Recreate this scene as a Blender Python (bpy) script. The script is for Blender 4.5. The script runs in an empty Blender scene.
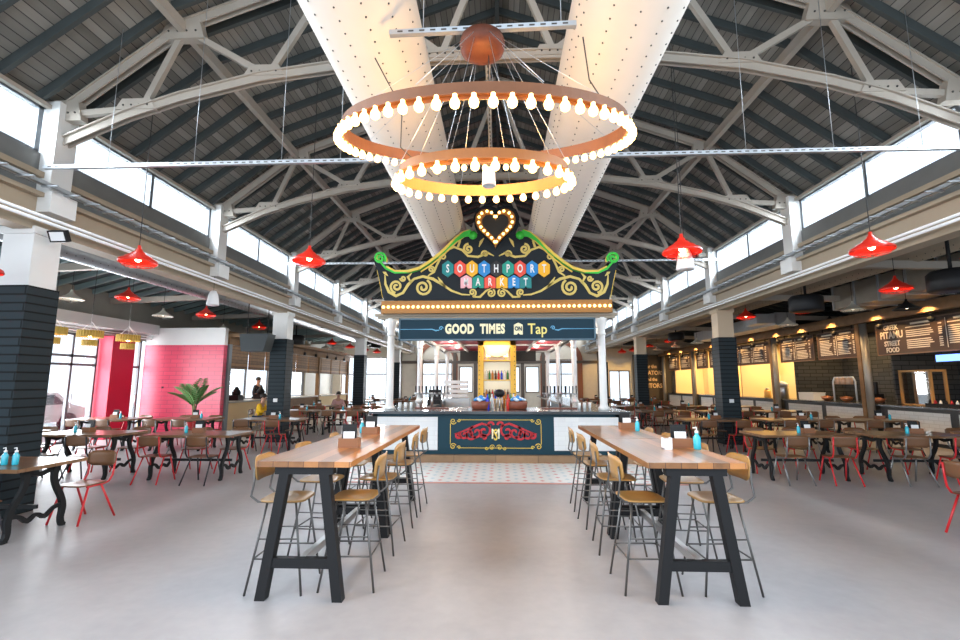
import bpy, math, random
from mathutils import Vector, Matrix
R = math.radians
PI = math.pi
random.seed(7)
sc = bpy.context.scene
COL = sc.collection

# ------------------------------------------------------------------ camera
cam_d = bpy.data.cameras.new('camera')
cam = bpy.data.objects.new('camera', cam_d)
COL.objects.link(cam)
cam.location = (0, 0, 1.7)
cam.rotation_euler = (R(90 + 7.6346), 0, R(2.2945))
cam_d.sensor_width = 36
cam_d.lens = 470 / 960 * 36
cam_d.clip_end = 300
sc.camera = cam

# ------------------------------------------------------------------ light
sc.view_settings.view_transform = 'Standard'
sc.view_settings.look = 'None'
sc.view_settings.gamma = 1
sc.view_settings.exposure = 0.38
w = bpy.data.worlds.new('world')
sc.world = w
w.use_nodes = True
bg = w.node_tree.nodes['Background']
bg.inputs[0].default_value = (0.76, 0.88, 1.0, 1)
bg.inputs[1].default_value = 1.5


def light(name, kind, loc, rot, energy, color, size=1.0, size_y=None, spot=None):
    d = bpy.data.lights.new(name, kind)
    d.energy = energy
    d.color = color
    if kind == 'AREA':
        d.shape = 'RECTANGLE'
        d.size = size
        d.size_y = size_y or size
    elif kind in ('POINT', 'SPOT'):
        d.shadow_soft_size = size
    if spot:
        d.spot_size = R(spot)
        d.spot_blend = .6
    o = bpy.data.objects.new(name, d)
    o.location = loc
    o.rotation_euler = rot
    COL.objects.link(o)
    return o


# daylight: clerestory strips on both sides, an added fill from the unseen end behind the camera, the doors on the left
light('clerestory_daylight_left', 'AREA', (-7.2, 16, 5.9), (0, R(-70), 0), 4600, (.82, .91, 1), 1.4, 34)
light('clerestory_daylight_right', 'AREA', (7.2, 16, 5.9), (0, R(70), 0), 4000, (.82, .91, 1), 1.4, 34)
light('added_rear_daylight', 'AREA', (-4, -6.5, 3.2), (R(80), 0, R(-12)), 450, (.82, .90, 1), 16, 5)
light('left_doors_daylight', 'AREA', (-13.2, 11.5, 1.9), (0, R(-90), 0), 900, (.9, .95, 1), 3, 7)
light('far_doors_daylight', 'AREA', (-8, 35.5, 2.4), (R(-90), 0, 0), 1400, (.95, .97, 1), 10, 3)

# ------------------------------------------------------------------ materials
MATS = {}


def mat(name, color, rough=.5, metal=0., emit=None, es=0., noise=0., nscale=4., bump=0., spec=None, coat=0.):
    if name in MATS:
        return MATS[name]
    m = bpy.data.materials.new(name)
    m.use_nodes = True
    nt = m.node_tree
    b = nt.nodes['Principled BSDF']
    c = tuple(color) + (1,)
    b.inputs['Base Color'].default_value = c
    b.inputs['Roughness'].default_value = rough
    b.inputs['Metallic'].default_value = metal
    if spec is not None:
        b.inputs['Specular IOR Level'].default_value = spec
    if coat:
        b.inputs['Coat Weight'].default_value = coat
        b.inputs['Coat Roughness'].default_value = .15
    if emit:
        b.inputs['Emission Color'].default_value = tuple(emit) + (1,)
        b.inputs['Emission Strength'].default_value = es
    if noise or bump:
        tc = nt.nodes.new('ShaderNodeTexCoord')
        nz = nt.nodes.new('ShaderNodeTexNoise')
        nz.inputs['Scale'].default_value = nscale
        nz.inputs['Detail'].default_value = 5
        nt.links.new(tc.outputs['Object'], nz.inputs['Vector'])
        if noise:
            mx = nt.nodes.new('ShaderNodeMix')
            mx.data_type = 'RGBA'
            mx.inputs[6].default_value = tuple(max(0, k * (1 - noise)) for k in color) + (1,)
            mx.inputs[7].default_value = tuple(min(1, k * (1 + noise)) for k in color) + (1,)
            nt.links.new(nz.outputs['Fac'], mx.inputs[0])
            nt.links.new(mx.outputs[2], b.inputs['Base Color'])
        if bump:
            bp = nt.nodes.new('ShaderNodeBump')
            bp.inputs['Strength'].default_value = bump
            nt.links.new(nz.outputs['Fac'], bp.inputs['Height'])
            nt.links.new(bp.outputs[0], b.inputs['Normal'])
    MATS[name] = m
    return m


def stripes(name, c1, c2, axis, period, width, rough=.6, metal=0, nz_amt=.25, nscale=1.5, line_noise=True, coat=0):
    """boards or planks: dark joints every PERIOD metres along an object axis, each board its own tone"""
    m = bpy.data.materials.new(name)
    m.use_nodes = True
    nt = m.node_tree
    N, L = nt.nodes, nt.links
    b = N['Principled BSDF']
    b.inputs['Roughness'].default_value = rough
    b.inputs['Metallic'].default_value = metal
    if coat:
        b.inputs['Coat Weight'].default_value = coat
        b.inputs['Coat Roughness'].default_value = .12
    tc = N.new('ShaderNodeTexCoord')
    sp = N.new('ShaderNodeSeparateXYZ')
    L.new(tc.outputs['Object'], sp.inputs[0])
    dv = N.new('ShaderNodeMath'); dv.operation = 'DIVIDE'; dv.inputs[1].default_value = period
    L.new(sp.outputs[axis], dv.inputs[0])
    fr = N.new('ShaderNodeMath'); fr.operation = 'FRACT'
    L.new(dv.outputs[0], fr.inputs[0])
    fl = N.new('ShaderNodeMath'); fl.operation = 'FLOOR'
    L.new(dv.outputs[0], fl.inputs[0])
    gt = N.new('ShaderNodeMath'); gt.operation = 'GREATER_THAN'; gt.inputs[1].default_value = width
    L.new(fr.outputs[0], gt.inputs[0])
    wn = N.new('ShaderNodeTexWhiteNoise'); wn.noise_dimensions = '1D'
    L.new(fl.outputs[0], wn.inputs['W'])
    mp = N.new('ShaderNodeMapping')
    sc_ = [nscale * 4] * 3
    sc_[{0: 1, 1: 0, 2: 0}[axis]] = nscale * .5
    mp.inputs['Scale'].default_value = sc_
    L.new(tc.outputs['Object'], mp.inputs[0])
    nz = N.new('ShaderNodeTexNoise'); nz.inputs['Scale'].default_value = 1.; nz.inputs['Detail'].default_value = 5
    L.new(mp.outputs[0], nz.inputs['Vector'])
    ad = N.new('ShaderNodeMath'); ad.operation = 'ADD'
    L.new(nz.outputs['Fac'], ad.inputs[0]); L.new(wn.outputs[0], ad.inputs[1])
    mr = N.new('ShaderNodeMapRange')
    mr.inputs[1].default_value = .3; mr.inputs[2].default_value = 1.5
    mr.inputs[3].default_value = 1 - nz_amt; mr.inputs[4].default_value = 1 + nz_amt
    L.new(ad.outputs[0], mr.inputs[0])
    mx = N.new('ShaderNodeMix'); mx.data_type = 'RGBA'
    mx.inputs[6].default_value = tuple(c2) + (1,)
    mx.inputs[7].default_value = tuple(c1) + (1,)
    L.new(gt.outputs[0], mx.inputs[0])
    vm = N.new('ShaderNodeVectorMath'); vm.operation = 'SCALE'
    L.new(mx.outputs[2], vm.inputs[0]); L.new(mr.outputs[0], vm.inputs['Scale'])
    L.new(vm.outputs[0], b.inputs['Base Color'])
    MATS[name] = m
    return m


def brick(name, c1, c2, cm, scale=1.0, bw=.5, rh=.25, mortar=.02, rough=.4, vert='XZ', coat=0, off=.5):
    m = bpy.data.materials.new(name)
    m.use_nodes = True
    nt = m.node_tree
    N, L = nt.nodes, nt.links
    b = N['Principled BSDF']
    b.inputs['Roughness'].default_value = rough
    if c1[0] < .1: b.inputs['Specular IOR Level'].default_value = .2
    if coat:
        b.inputs['Coat Weight'].default_value = coat
    tc = N.new('ShaderNodeTexCoord')
    sp = N.new('ShaderNodeSeparateXYZ')
    L.new(tc.outputs['Object'], sp.inputs[0])
    cb = N.new('ShaderNodeCombineXYZ')
    if vert == 'BOX':
        ad = N.new('ShaderNodeMath'); ad.operation = 'ADD'
        L.new(sp.outputs[0], ad.inputs[0]); L.new(sp.outputs[1], ad.inputs[1])
        L.new(ad.outputs[0], cb.inputs[0]); L.new(sp.outputs[2], cb.inputs[1])
    elif vert == 'XY':
        L.new(sp.outputs[0], cb.inputs[0]); L.new(sp.outputs[1], cb.inputs[1])
    elif vert == 'YZ':
        L.new(sp.outputs[1], cb.inputs[0]); L.new(sp.outputs[2], cb.inputs[1])
    else:
        L.new(sp.outputs[0], cb.inputs[0]); L.new(sp.outputs[2], cb.inputs[1])
    t = N.new('ShaderNodeTexBrick')
    t.offset = off
    t.inputs['Color1'].default_value = tuple(c1) + (1,)
    t.inputs['Color2'].default_value = tuple(c2) + (1,)
    t.inputs['Mortar'].default_value = tuple(cm) + (1,)
    t.inputs['Scale'].default_value = scale
    t.inputs['Mortar Size'].default_value = mortar
    t.inputs['Brick Width'].default_value = bw
    t.inputs['Row Height'].default_value = rh
    L.new(cb.outputs[0], t.inputs['Vector'])
    L.new(t.outputs['Color'], b.inputs['Base Color'])
    bp = N.new('ShaderNodeBump'); bp.inputs['Strength'].default_value = .35; bp.invert = True
    L.new(t.outputs['Fac'], bp.inputs['Height'])
    L.new(bp.outputs[0], b.inputs['Normal'])
    MATS[name] = m
    return m


def glass_mat(name, tint=(1, 1, 1), gl=.12):
    m = bpy.data.materials.new(name)
    m.use_nodes = True
    N, L = m.node_tree.nodes, m.node_tree.links
    N.remove(N['Principled BSDF'])
    tr = N.new('ShaderNodeBsdfTransparent'); tr.inputs[0].default_value = tuple(tint) + (1,)
    gs = N.new('ShaderNodeBsdfGlossy'); gs.inputs['Roughness'].default_value = .03
    mx = N.new('ShaderNodeMixShader'); mx.inputs[0].default_value = gl
    L.new(tr.outputs[0], mx.inputs[1]); L.new(gs.outputs[0], mx.inputs[2])
    L.new(mx.outputs[0], N['Material Output'].inputs['Surface'])
    MATS[name] = m
    return m


cream = mat('cream_steel', (.40, .355, .30), .5, noise=.12, nscale=3)
beige = mat('beige_paint', (.37, .30, .215), .6, noise=.12, nscale=2)
greyp = mat('grey_panel', (.16, .165, .16), .7, noise=.15)
white = mat('white_paint', (.78, .78, .76), .5, noise=.04)
whitegloss = mat('white_gloss', (.80, .80, .80), .25)
column_dark = brick('dark_green_brick', (.018, .028, .034), (.022, .033, .04), (.004, .005, .006), 1, 2.3, .115, .012, .45, 'BOX')
stall_brick = brick('charcoal_brick', (.05, .05, .052), (.075, .072, .07), (.02, .02, .02), 1, .5, .15, .012, .5, 'BOX')
white_brick = brick('white_glazed_brick', (.74, .73, .70), (.68, .67, .64), (.60, .58, .54), 1, .3, .1, .008, .25, 'BOX')
bar_tile = brick('white_bar_tile', (.74, .76, .76), (.68, .70, .71), (.66, .68, .68), 1, .3, .1, .006, .2, 'BOX')
redbrick = brick('pink_red_brick', (.75, .06, .13), (.68, .05, .11), (.5, .04, .09), 1, .45, .14, .01, .35, 'BOX')
redpaint = mat('crimson_paint', (.62, .012, .05), .5)
black = mat('black_steel', (.012, .012, .013), .55, .0, spec=.25)
iron = mat('cast_iron', (.012, .013, .014), .5, .1, spec=.3)
gun = mat('gunmetal_rod', (.14, .135, .13), .35, .8)
redtube = mat('red_tube', (.55, .015, .02), .35)
greytube = mat('grey_tube', (.22, .22, .22), .35, .6)
darktube = mat('dark_tube', (.03, .03, .035), .4, .4)
galv = mat('galvanised', (.50, .53, .56), .35, .75, noise=.15, nscale=8)
steel = mat('stainless', (.55, .55, .55), .35, 1.)
ply = mat('golden_plywood', (.36, .19, .05), .38, noise=.22, nscale=6, coat=.3)
plyd = mat('brown_plywood', (.15, .065, .025), .4, noise=.3, nscale=6, coat=.3)
timber = mat('stall_timber', (.22, .12, .05), .6, noise=.35, nscale=5)
hightop = stripes('table_planks', (.33, .13, .033), (.04, .012, .004), 0, .125, .035, .3, 0, .6, 2.2, coat=.45)
dinetop = stripes('dining_planks', (.22, .115, .055), (.05, .02, .01), 1, .17, .03, .3, 0, .35, 2.2, coat=.3)
shutter_m = stripes('timber_slats', (.26, .14, .06), (.05, .02, .01), 2, .12, .1, .6, 0, .4, 2)
roofm = stripes('roof_boards', (.21, .205, .185), (.03, .03, .03), 0, .105, .09, .75, 0, .4, 1.2)
raftm = mat('rafter_paint', (.045, .055, .055), .7, noise=.3, nscale=3)
teal = mat('bar_teal', (.003, .035, .055), .5, spec=.3)
navy = mat('sign_navy', (.010, .015, .02), .6, spec=.25)
navy2 = mat('sign_navy_blue', (.012, .04, .06), .5)
gold = mat('sign_gold', (.72, .50, .07), .4)
goldm = mat('bar_gold', (.75, .45, .06), .35, .3)
green = mat('sign_green', (.03, .50, .04), .4)
creamt = mat('cream_lettering', (.85, .78, .5), .5)
crimson = mat('crimson_art', (.45, .01, .02), .5)
maroon = mat('maroon_ceiling', (.42, .015, .03), .45)
bulbm = mat('warm_bulb', (1, .8, .5), .4, emit=(1, .55, .16), es=6)
signbulb = mat('sign_bulb', (1, .85, .5), .4, emit=(1, .62, .18), es=4)
bracket = mat('amber_backing', (.30, .13, .015), .4)
rust = mat('rusted_steel', (.11, .028, .012), .6, .3, noise=.6, nscale=14)
ringm = mat('rusty_ring', (.17, .06, .02), .55, .2, noise=.35, nscale=5)
ductm = mat('white_duct', (.66, .60, .53), .45, noise=.04)
rivetm = mat('dark_rivet', (.06, .055, .05), .5)
lred = mat('lamp_red', (.72, .03, .015), .3)
lcream = mat('lamp_cream', (.72, .68, .58), .45)
lblack = mat('lamp_black', (.015, .015, .015), .4)
lampbulb = mat('lamp_bulb', (1, .8, .6), .4, emit=(1, .62, .3), es=30)
cordm = mat('black_cord', (.03, .03, .03), .6)
clearglass = glass_mat('clear_glass', (1, 1, 1), .08)
boardm = mat('menu_board', (.055, .03, .018), .6, noise=.3)
chalk = mat('chalk_lettering', (.62, .55, .45), .7)
screenb = mat('blue_screen', (.05, .1, .3), .3, emit=(.12, .28, 1), es=3)
screent = mat('cyan_screen', (.05, .3, .4), .3, emit=(.1, .6, .9), es=2)
darktop = mat('dark_worktop', (.03, .035, .04), .22, coat=.5)
creamwall = mat('cream_plaster', (.78, .60, .33), .7)
endwall = mat('end_wall_plaster', (.74, .66, .54), .7, noise=.1)
blueliq = mat('blue_sanitiser', (.02, .42, .55), .2, coat=.6)
whitepl = mat('white_plastic', (.8, .8, .8), .35)
blackpl = mat('black_plastic', (.012, .012, .013), .5, spec=.25)
skin = mat('skin', (.55, .3, .2), .5)
hairm = mat('dark_hair', (.02, .013, .01), .6)


def floor_material():
    m = bpy.data.materials.new('polished_concrete')
    m.use_nodes = True
    N, L = m.node_tree.nodes, m.node_tree.links
    b = N['Principled BSDF']
    b.inputs['Roughness'].default_value = .38
    b.inputs['Specular IOR Level'].default_value = .35
    tc = N.new('ShaderNodeTexCoord')
    nz = N.new('ShaderNodeTexNoise'); nz.inputs['Scale'].default_value = .45; nz.inputs['Detail'].default_value = 8
    nz.inputs['Roughness'].default_value = .62
    L.new(tc.outputs['Object'], nz.inputs['Vector'])
    nz2 = N.new('ShaderNodeTexNoise'); nz2.inputs['Scale'].default_value = 9; nz2.inputs['Detail'].default_value = 6
    L.new(tc.outputs['Object'], nz2.inputs['Vector'])
    ad = N.new('ShaderNodeMath'); ad.operation = 'MULTIPLY_ADD'; ad.inputs[1].default_value = .25
    L.new(nz2.outputs['Fac'], ad.inputs[0]); L.new(nz.outputs['Fac'], ad.inputs[2])
    cr = N.new('ShaderNodeValToRGB')
    cr.color_ramp.elements[0].position = .42; cr.color_ramp.elements[0].color = (.30, .288, .295, 1)
    cr.color_ramp.elements[1].position = .82; cr.color_ramp.elements[1].color = (.415, .395, .395, 1)
    L.new(ad.outputs[0], cr.inputs[0])
    L.new(cr.outputs[0], b.inputs['Base Color'])
    MATS['floor'] = m
    return m


def tile_material():
    """white tiles with small rose and blue diamonds"""
    m = bpy.data.materials.new('patterned_tiles')
    m.use_nodes = True
    N, L = m.node_tree.nodes, m.node_tree.links
    b = N['Principled BSDF']
    b.inputs['Roughness'].default_value = .3

    def mth(op, a, bb=None):
        n = N.new('ShaderNodeMath'); n.operation = op
        for k, v in enumerate((a, bb)):
            if v is None:
                continue
            if isinstance(v, (int, float)):
                n.inputs[k].default_value = v
            else:
                L.new(v, n.inputs[k])
        return n.outputs[0]
    tc = N.new('ShaderNodeTexCoord')
    sp = N.new('ShaderNodeSeparateXYZ')
    L.new(tc.outputs['Object'], sp.inputs[0])

    def diamonds(ox, oy, s, per):
        fx = mth('ABSOLUTE', mth('SUBTRACT', mth('FRACT', mth('ADD', mth('DIVIDE', sp.outputs[0], per), ox)), .5))
        fy = mth('ABSOLUTE', mth('SUBTRACT', mth('FRACT', mth('ADD', mth('DIVIDE', sp.outputs[1], per), oy)), .5))
        return mth('LESS_THAN', mth('ADD', fx, mth('MULTIPLY', fy, .8)), s)
    mask1 = diamonds(0, 0, .17, .30)
    mask2 = diamonds(.5, .5, .17, .30)
    m1 = N.new('ShaderNodeMix'); m1.data_type = 'RGBA'
    m1.inputs[6].default_value = (.72, .72, .70, 1); m1.inputs[7].default_value = (.62, .22, .19, 1)
    L.new(mask1, m1.inputs[0])
    m2 = N.new('ShaderNodeMix'); m2.data_type = 'RGBA'
    m2.inputs[7].default_value = (.42, .55, .60, 1)
    L.new(mask2, m2.inputs[0]); L.new(m1.outputs[2], m2.inputs[6])
    L.new(m2.outputs[2], b.inputs['Base Color'])
    return m


# ------------------------------------------------------------------ mesh helpers
class MB:
    def __init__(s):
        s.v = []; s.f = []; s.sm = []

    def add(s, vs, fs, smooth=False, M=None):
        b = len(s.v)
        for p in vs:
            p = Vector(p)
            s.v.append(M @ p if M is not None else p)
        for f in fs:
            s.f.append([b + i for i in f]); s.sm.append(smooth)
        return s

    def box(s, x0, x1, y0, y1, z0, z1, M=None):
        return s.add([(x0, y0, z0), (x1, y0, z0), (x1, y1, z0), (x0, y1, z0), (x0, y0, z1), (x1, y0, z1), (x1, y1, z1), (x0, y1, z1)],
                     [(0, 3, 2, 1), (4, 5, 6, 7), (0, 1, 5, 4), (1, 2, 6, 5), (2, 3, 7, 6), (3, 0, 4, 7)], False, M)

    def bar(s, p, q, wd, ht, up=(0, 0, 1)):
        p, q = Vector(p), Vector(q)
        d = (q - p).normalized(); u = Vector(up)
        r = d.cross(u)
        if r.length < 1e-4:
            r = d.cross(Vector((1, 0, 0)))
        r.normalize(); u = r.cross(d).normalized()
        vs = []
        for c in (p, q):
            for a, b in ((-1, -1), (1, -1), (1, 1), (-1, 1)):
                vs.append(c + r * a * wd / 2 + u * b * ht / 2)
        return s.add(vs, [(3, 2, 1, 0), (4, 5, 6, 7), (0, 1, 5, 4), (1, 2, 6, 5), (2, 3, 7, 6), (3, 0, 4, 7)])

    def tube(s, pts, r, n=8, cap=True):
        pts = [Vector(p) for p in pts]
        rs = r if isinstance(r, (list, tuple)) else [r] * len(pts)
        prev = None; rings = []
        vs = []
        for i, p in enumerate(pts):
            if i == 0: d = pts[1] - p
            elif i == len(pts) - 1: d = p - pts[i - 1]
            else: d = (pts[i + 1] - p).normalized() + (p - pts[i - 1]).normalized()
            d.normalize()
            if prev is None:
                u = d.cross(Vector((0, 0, 1)))
                if u.length < .05: u = d.cross(Vector((1, 0, 0)))
            else:
                u = prev - d * prev.dot(d)
            u.normalize(); prev = u
            v = d.cross(u)
            for k in range(n):
                a = 2 * PI * k / n
                vs.append(p + (u * math.cos(a) + v * math.sin(a)) * rs[i])
        fs = []
        for i in range(len(pts) - 1):
            for k in range(n):
                a, b = i * n + k, i * n + (k + 1) % n
                fs.append((a, b, b + n, a + n))
        s.add(vs, fs, True)
        if cap:
            b = len(s.v) - len(vs)
            s.f.append([b + k for k in reversed(range(n))]); s.sm.append(False)
            e = b + (len(pts) - 1) * n
            s.f.append([e + k for k in range(n)]); s.sm.append(False)
        return s

    def lathe(s, prof, n=20, c=(0, 0, 0), M=None, smooth=True):
        c = Vector(c); vs = []; fs = []
        for r, z in prof:
            for k in range(n):
                a = 2 * PI * k / n
                vs.append(Vector((r * math.cos(a), r * math.sin(a), z)) + c)
        for i in range(len(prof) - 1):
            for k in range(n):
                a, b = i * n + k, i * n + (k + 1) % n
                fs.append((a, b, b + n, a + n))
        if prof[0][0] > 1e-4: fs.append(tuple(reversed(range(n))))
        if prof[-1][0] > 1e-4: fs.append(tuple((len(prof) - 1) * n + k for k in range(n)))
        return s.add(vs, fs, smooth, M)

    def prism(s, poly, y0, y1, M=None):
        """polygon in x,z extruded along y"""
        n = len(poly)
        vs = [(x, y0, z) for x, z in poly] + [(x, y1, z) for x, z in poly]
        fs = [tuple(range(n)), tuple(reversed(range(n, 2 * n)))]
        for k in range(n):
            a, b = k, (k + 1) % n
            fs.append((b, a, a + n, b + n))
        return s.add(vs, fs, False, M)

    def ribbon(s, pts, wd, y0, y1):
        """flat stroke along a line in x,z with width and real thickness"""
        pts = [Vector((p[0], 0, p[1])) for p in pts]
        ws = wd if isinstance(wd, (list, tuple)) else [wd] * len(pts)
        vs = []; n = len(pts)
        for i, p in enumerate(pts):
            d = (pts[min(i + 1, n - 1)] - pts[max(i - 1, 0)])
            if d.length < 1e-6: d = Vector((1, 0, 0))
            d.normalize()
            nn = Vector((-d.z, 0, d.x)) * ws[i] / 2
            for yy in (y0, y1):
                vs.append(p + nn + Vector((0, yy, 0))); vs.append(p - nn + Vector((0, yy, 0)))
        fs = []
        for i in range(n - 1):
            a, b = i * 4, i * 4 + 4
            fs += [(a, a + 1, b + 1, b), (a + 2, b + 2, b + 3, a + 3), (a, b, b + 2, a + 2), (a + 1, a + 3, b + 3, b + 1)]
        fs += [(0, 2, 3, 1), (4 * n - 4, 4 * n - 3, 4 * n - 1, 4 * n - 2)]
        return s.add(vs, fs)

    def sphere(s, c, r, n=10, m=7, sx=1, sy=1, sz=1):
        prof = [(max(1e-5, r * math.sin(PI * i / m)), -r * math.cos(PI * i / m)) for i in range(m + 1)]
        M = Matrix.Translation(Vector(c)) @ Matrix.Diagonal((sx, sy, sz, 1))
        return s.lathe(prof, n, (0, 0, 0), M)

    def build(s, name, m, parent=None, loc=None, rot=None):
        me = bpy.data.meshes.new(name)
        me.from_pydata([tuple(p) for p in s.v], [], s.f)
        me.polygons.foreach_set('use_smooth', s.sm)
        me.materials.append(m)
        me.update()
        o = bpy.data.objects.new(name, me)
        COL.objects.link(o)
        if parent: o.parent = parent
        if loc: o.location = loc
        if rot: o.rotation_euler = rot
        return o


def tag(o, label, cat, group=None, kind=None):
    o['label'] = label; o['category'] = cat
    if group: o['group'] = group
    if kind: o['kind'] = kind
    return o


def thing(name, label, cat, loc=(0, 0, 0), rz=0., group=None):
    o = bpy.data.objects.new(name, None)
    o.empty_display_size = .1
    COL.objects.link(o)
    o.location = loc; o.rotation_euler = (0, 0, rz)
    return tag(o, label, cat, group)


def struct(name, mb, m, parent=None):
    o = mb.build(name, m, parent)
    if parent is None: o['kind'] = 'structure'
    return o


def copy_tree(o, parent=None, mats=None):
    c = o.copy(); COL.objects.link(c); c.parent = parent
    for ch in list(o.children):
        copy_tree(ch, c)
    return c


class Proto:
    """first placement uses the built thing itself, later ones copy it with all its parts"""
    def __init__(s, root): s.root = root; s.used = False

    def place(s, loc, rz, label, group=None, scale=None):
        o = s.root if not s.used else copy_tree(s.root)
        s.used = True
        o.location = loc; o.rotation_euler = (0, 0, rz)
        o['label'] = label
        if group: o['group'] = group
        if scale: o.scale = (scale,) * 3
        return o


def text(name, body, size, m, parent, loc, rot=(PI / 2, 0, 0), ext=.004, sx=1., bold=0., align='CENTER', spacing=1.):
    cu = bpy.data.curves.new(name, 'FONT')
    cu.body = body; cu.size = size; cu.extrude = ext; cu.offset = bold
    cu.align_x = align; cu.align_y = 'CENTER'; cu.space_character = spacing
    cu.resolution_u = 3
    to = bpy.data.objects.new(name + '_src', cu)
    COL.objects.link(to)
    dg = bpy.context.evaluated_depsgraph_get()
    me = bpy.data.meshes.new_from_object(to.evaluated_get(dg))
    bpy.data.objects.remove(to); bpy.data.curves.remove(cu)
    me.name = name
    for v in me.vertices: v.co.x *= sx
    me.materials.clear(); me.materials.append(m)
    o = bpy.data.objects.new(name, me)
    COL.objects.link(o)
    o.parent = parent; o.location = loc; o.rotation_euler = rot
    return o


exec_order = []
TY = [2.25, 6.2, 10.15, 14.1, 18.05, 22.0, 25.95, 29.9, 33.85]   # truss lines
Y0, Y1 = 1.2, 34.2

# ------------------------------------------------------------------ floor
struct('floor', MB().box(-15, 15.5, -3, 36, -.2, 0), floor_material())
struct('trim_1', MB().box(-3.3, 3.2, 8.38, 10.35, 0, .006), tile_material())
struct('trim_2', MB().box(-3.3, 3.2, 8.30, 8.38, 0, .008), mat('rose_edge_tile', (.55, .25, .2), .4))
struct('trim_3', MB().box(-14, -12.4, 2, 20, -.19, -.01).box(-22, -14, 2, 20, -.19, -.012), mat('pavement', (.5, .5, .5), .8))

# ------------------------------------------------------------------ nave roof
EX, EZ, BX, BZ, AZ = 6.6, 5.68, 4.65, 7.12, 8.85


def aislez(x):
    ox, oz, px_, pz = (12.25, 4.5, 9.4, 5.25) if x < 0 else (15.2, 4.3, 11, 5.25)
    x = abs(x)
    return oz + (ox - x) / (ox - px_) * (pz - oz) if x > px_ else 4.75 + (x - 6.6) / (px_ - 6.6) * (pz - 4.75)


def roofz(x):
    x = abs(x)
    return EZ + (EX - x) / (EX - BX) * (BZ - EZ) if x > BX else BZ + (BX - x) / BX * (AZ - BZ)


mb = MB()
for s in (-1, 1):
    for (xa, za, xb, zb) in ((EX + .02, EZ, BX, BZ), (BX, BZ, 0, AZ)):
        p = [(s * xa, za + .02), (s * xb, zb + .02), (s * xb, zb + .1), (s * xa, za + .1)]
        if s < 0: p = p[::-1]
        mb.prism(p, Y0, Y1 + 1)
struct('ceiling', mb, roofm)
mb = MB()
y = Y0 + .2
while y < Y1:
    if min(abs(y - t) for t in TY) > .12:
        for s in (-1, 1):
            mb.bar((s * (EX - .05), y, EZ - .04), (s * BX, y, BZ - .06), .06, .13)
            mb.bar((s * BX, y, BZ - .06), (0, y, AZ - .06), .06, .13)
    y += .5643
mb.bar((0, Y0, AZ - .12), (0, Y1, AZ - .12), .08, .25)
struct('trim_4', mb, raftm)
mb = MB()
for s in (-1, 1):
    mb.bar((s * BX, Y0, BZ - .2), (s * BX, Y1, BZ - .2), .1, .16)
struct('trim_5', mb, cream)

# ------------------------------------------------------------------ clerestory walls, girders
for s, side in ((-1, 'left'), (1, 'right')):
    X = 6.3 * s

    def bx(mb, xa, xb, y0, y1, z0, z1):
        return mb.box(min(X + s * xa, X + s * xb), max(X + s * xa, X + s * xb), y0, y1, z0, z1)
    struct('wall_' + side, bx(bx(MB(), .18, .26, Y0, Y1, 4.3, 4.93), .18, .3, Y0, Y1, 5.60, 5.70), greyp)
    mb = MB()
    bx(mb, .02, .3, Y0, Y1, 3.78, 3.83)
    bx(mb, .10, .28, Y0, Y1, 3.83, 4.26)
    bx(mb, .0, .3, Y0, Y1, 4.26, 4.32)
    bx(mb, .08, .19, Y0, Y1, 4.56, 4.64)
    struct('trim_%d' % (6 if s < 0 else 7), mb, beige)
    mb = MB()
    bx(mb, .10, .17, Y0, Y1, 5.60, 5.66)
    struct('trim_%d' % (8 if s < 0 else 9), mb, cream)

wn = 0
for s in (-1, 1):
    for i in range(len(TY) - 1):
        wn += 1
        ya, yb = TY[i] + .2, TY[i + 1] - .2
        x = 6.52 * s
        fr = MB()
        nm = 3
        cuts = [ya, ya + 1.75, yb - .12 - 0.0]
        for yy in (ya, ya + 1.72, yb - .06):
            fr.box(x - .04, x + .04, yy, yy + .07, 4.93, 5.6)
        fr.box(x - .04, x + .04, ya, yb, 4.93, 4.96).box(x - .04, x + .04, ya, yb, 5.57, 5.6)
        o = struct('window_%d' % wn, fr, mat('window_frame_grey', (.13, .15, .17), .5))
        MB().box(x - .005, x + .005, ya, yb, 4.95, 5.58).build('glass_pane', clearglass, o)

# white pilasters beneath every truss
ROWN = ['nearest', 'second', 'third', 'fourth', 'fifth', 'sixth', 'seventh', 'eighth', 'ninth']
k = 10
mbw = MB()
for i, ty in enumerate(TY):
    for s in (-1, 1):
        if s > 0 and i == 1: ty = 5.92
        xa, xb = sorted((6.28 * s, 6.55 * s))
        mbw = MB().box(xa, xb, ty - .16, ty + .16, 4.2, 5.72)
        xa, xb = sorted((6.2 * s, 6.5 * s))
        mbw.box(xa, xb, ty - .2, ty + .2, 4.05, 4.35)
        struct('trim_%d' % k, mbw, white)
        k += 1

# ------------------------------------------------------------------ roof trusses (cream riveted steel)


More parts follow.
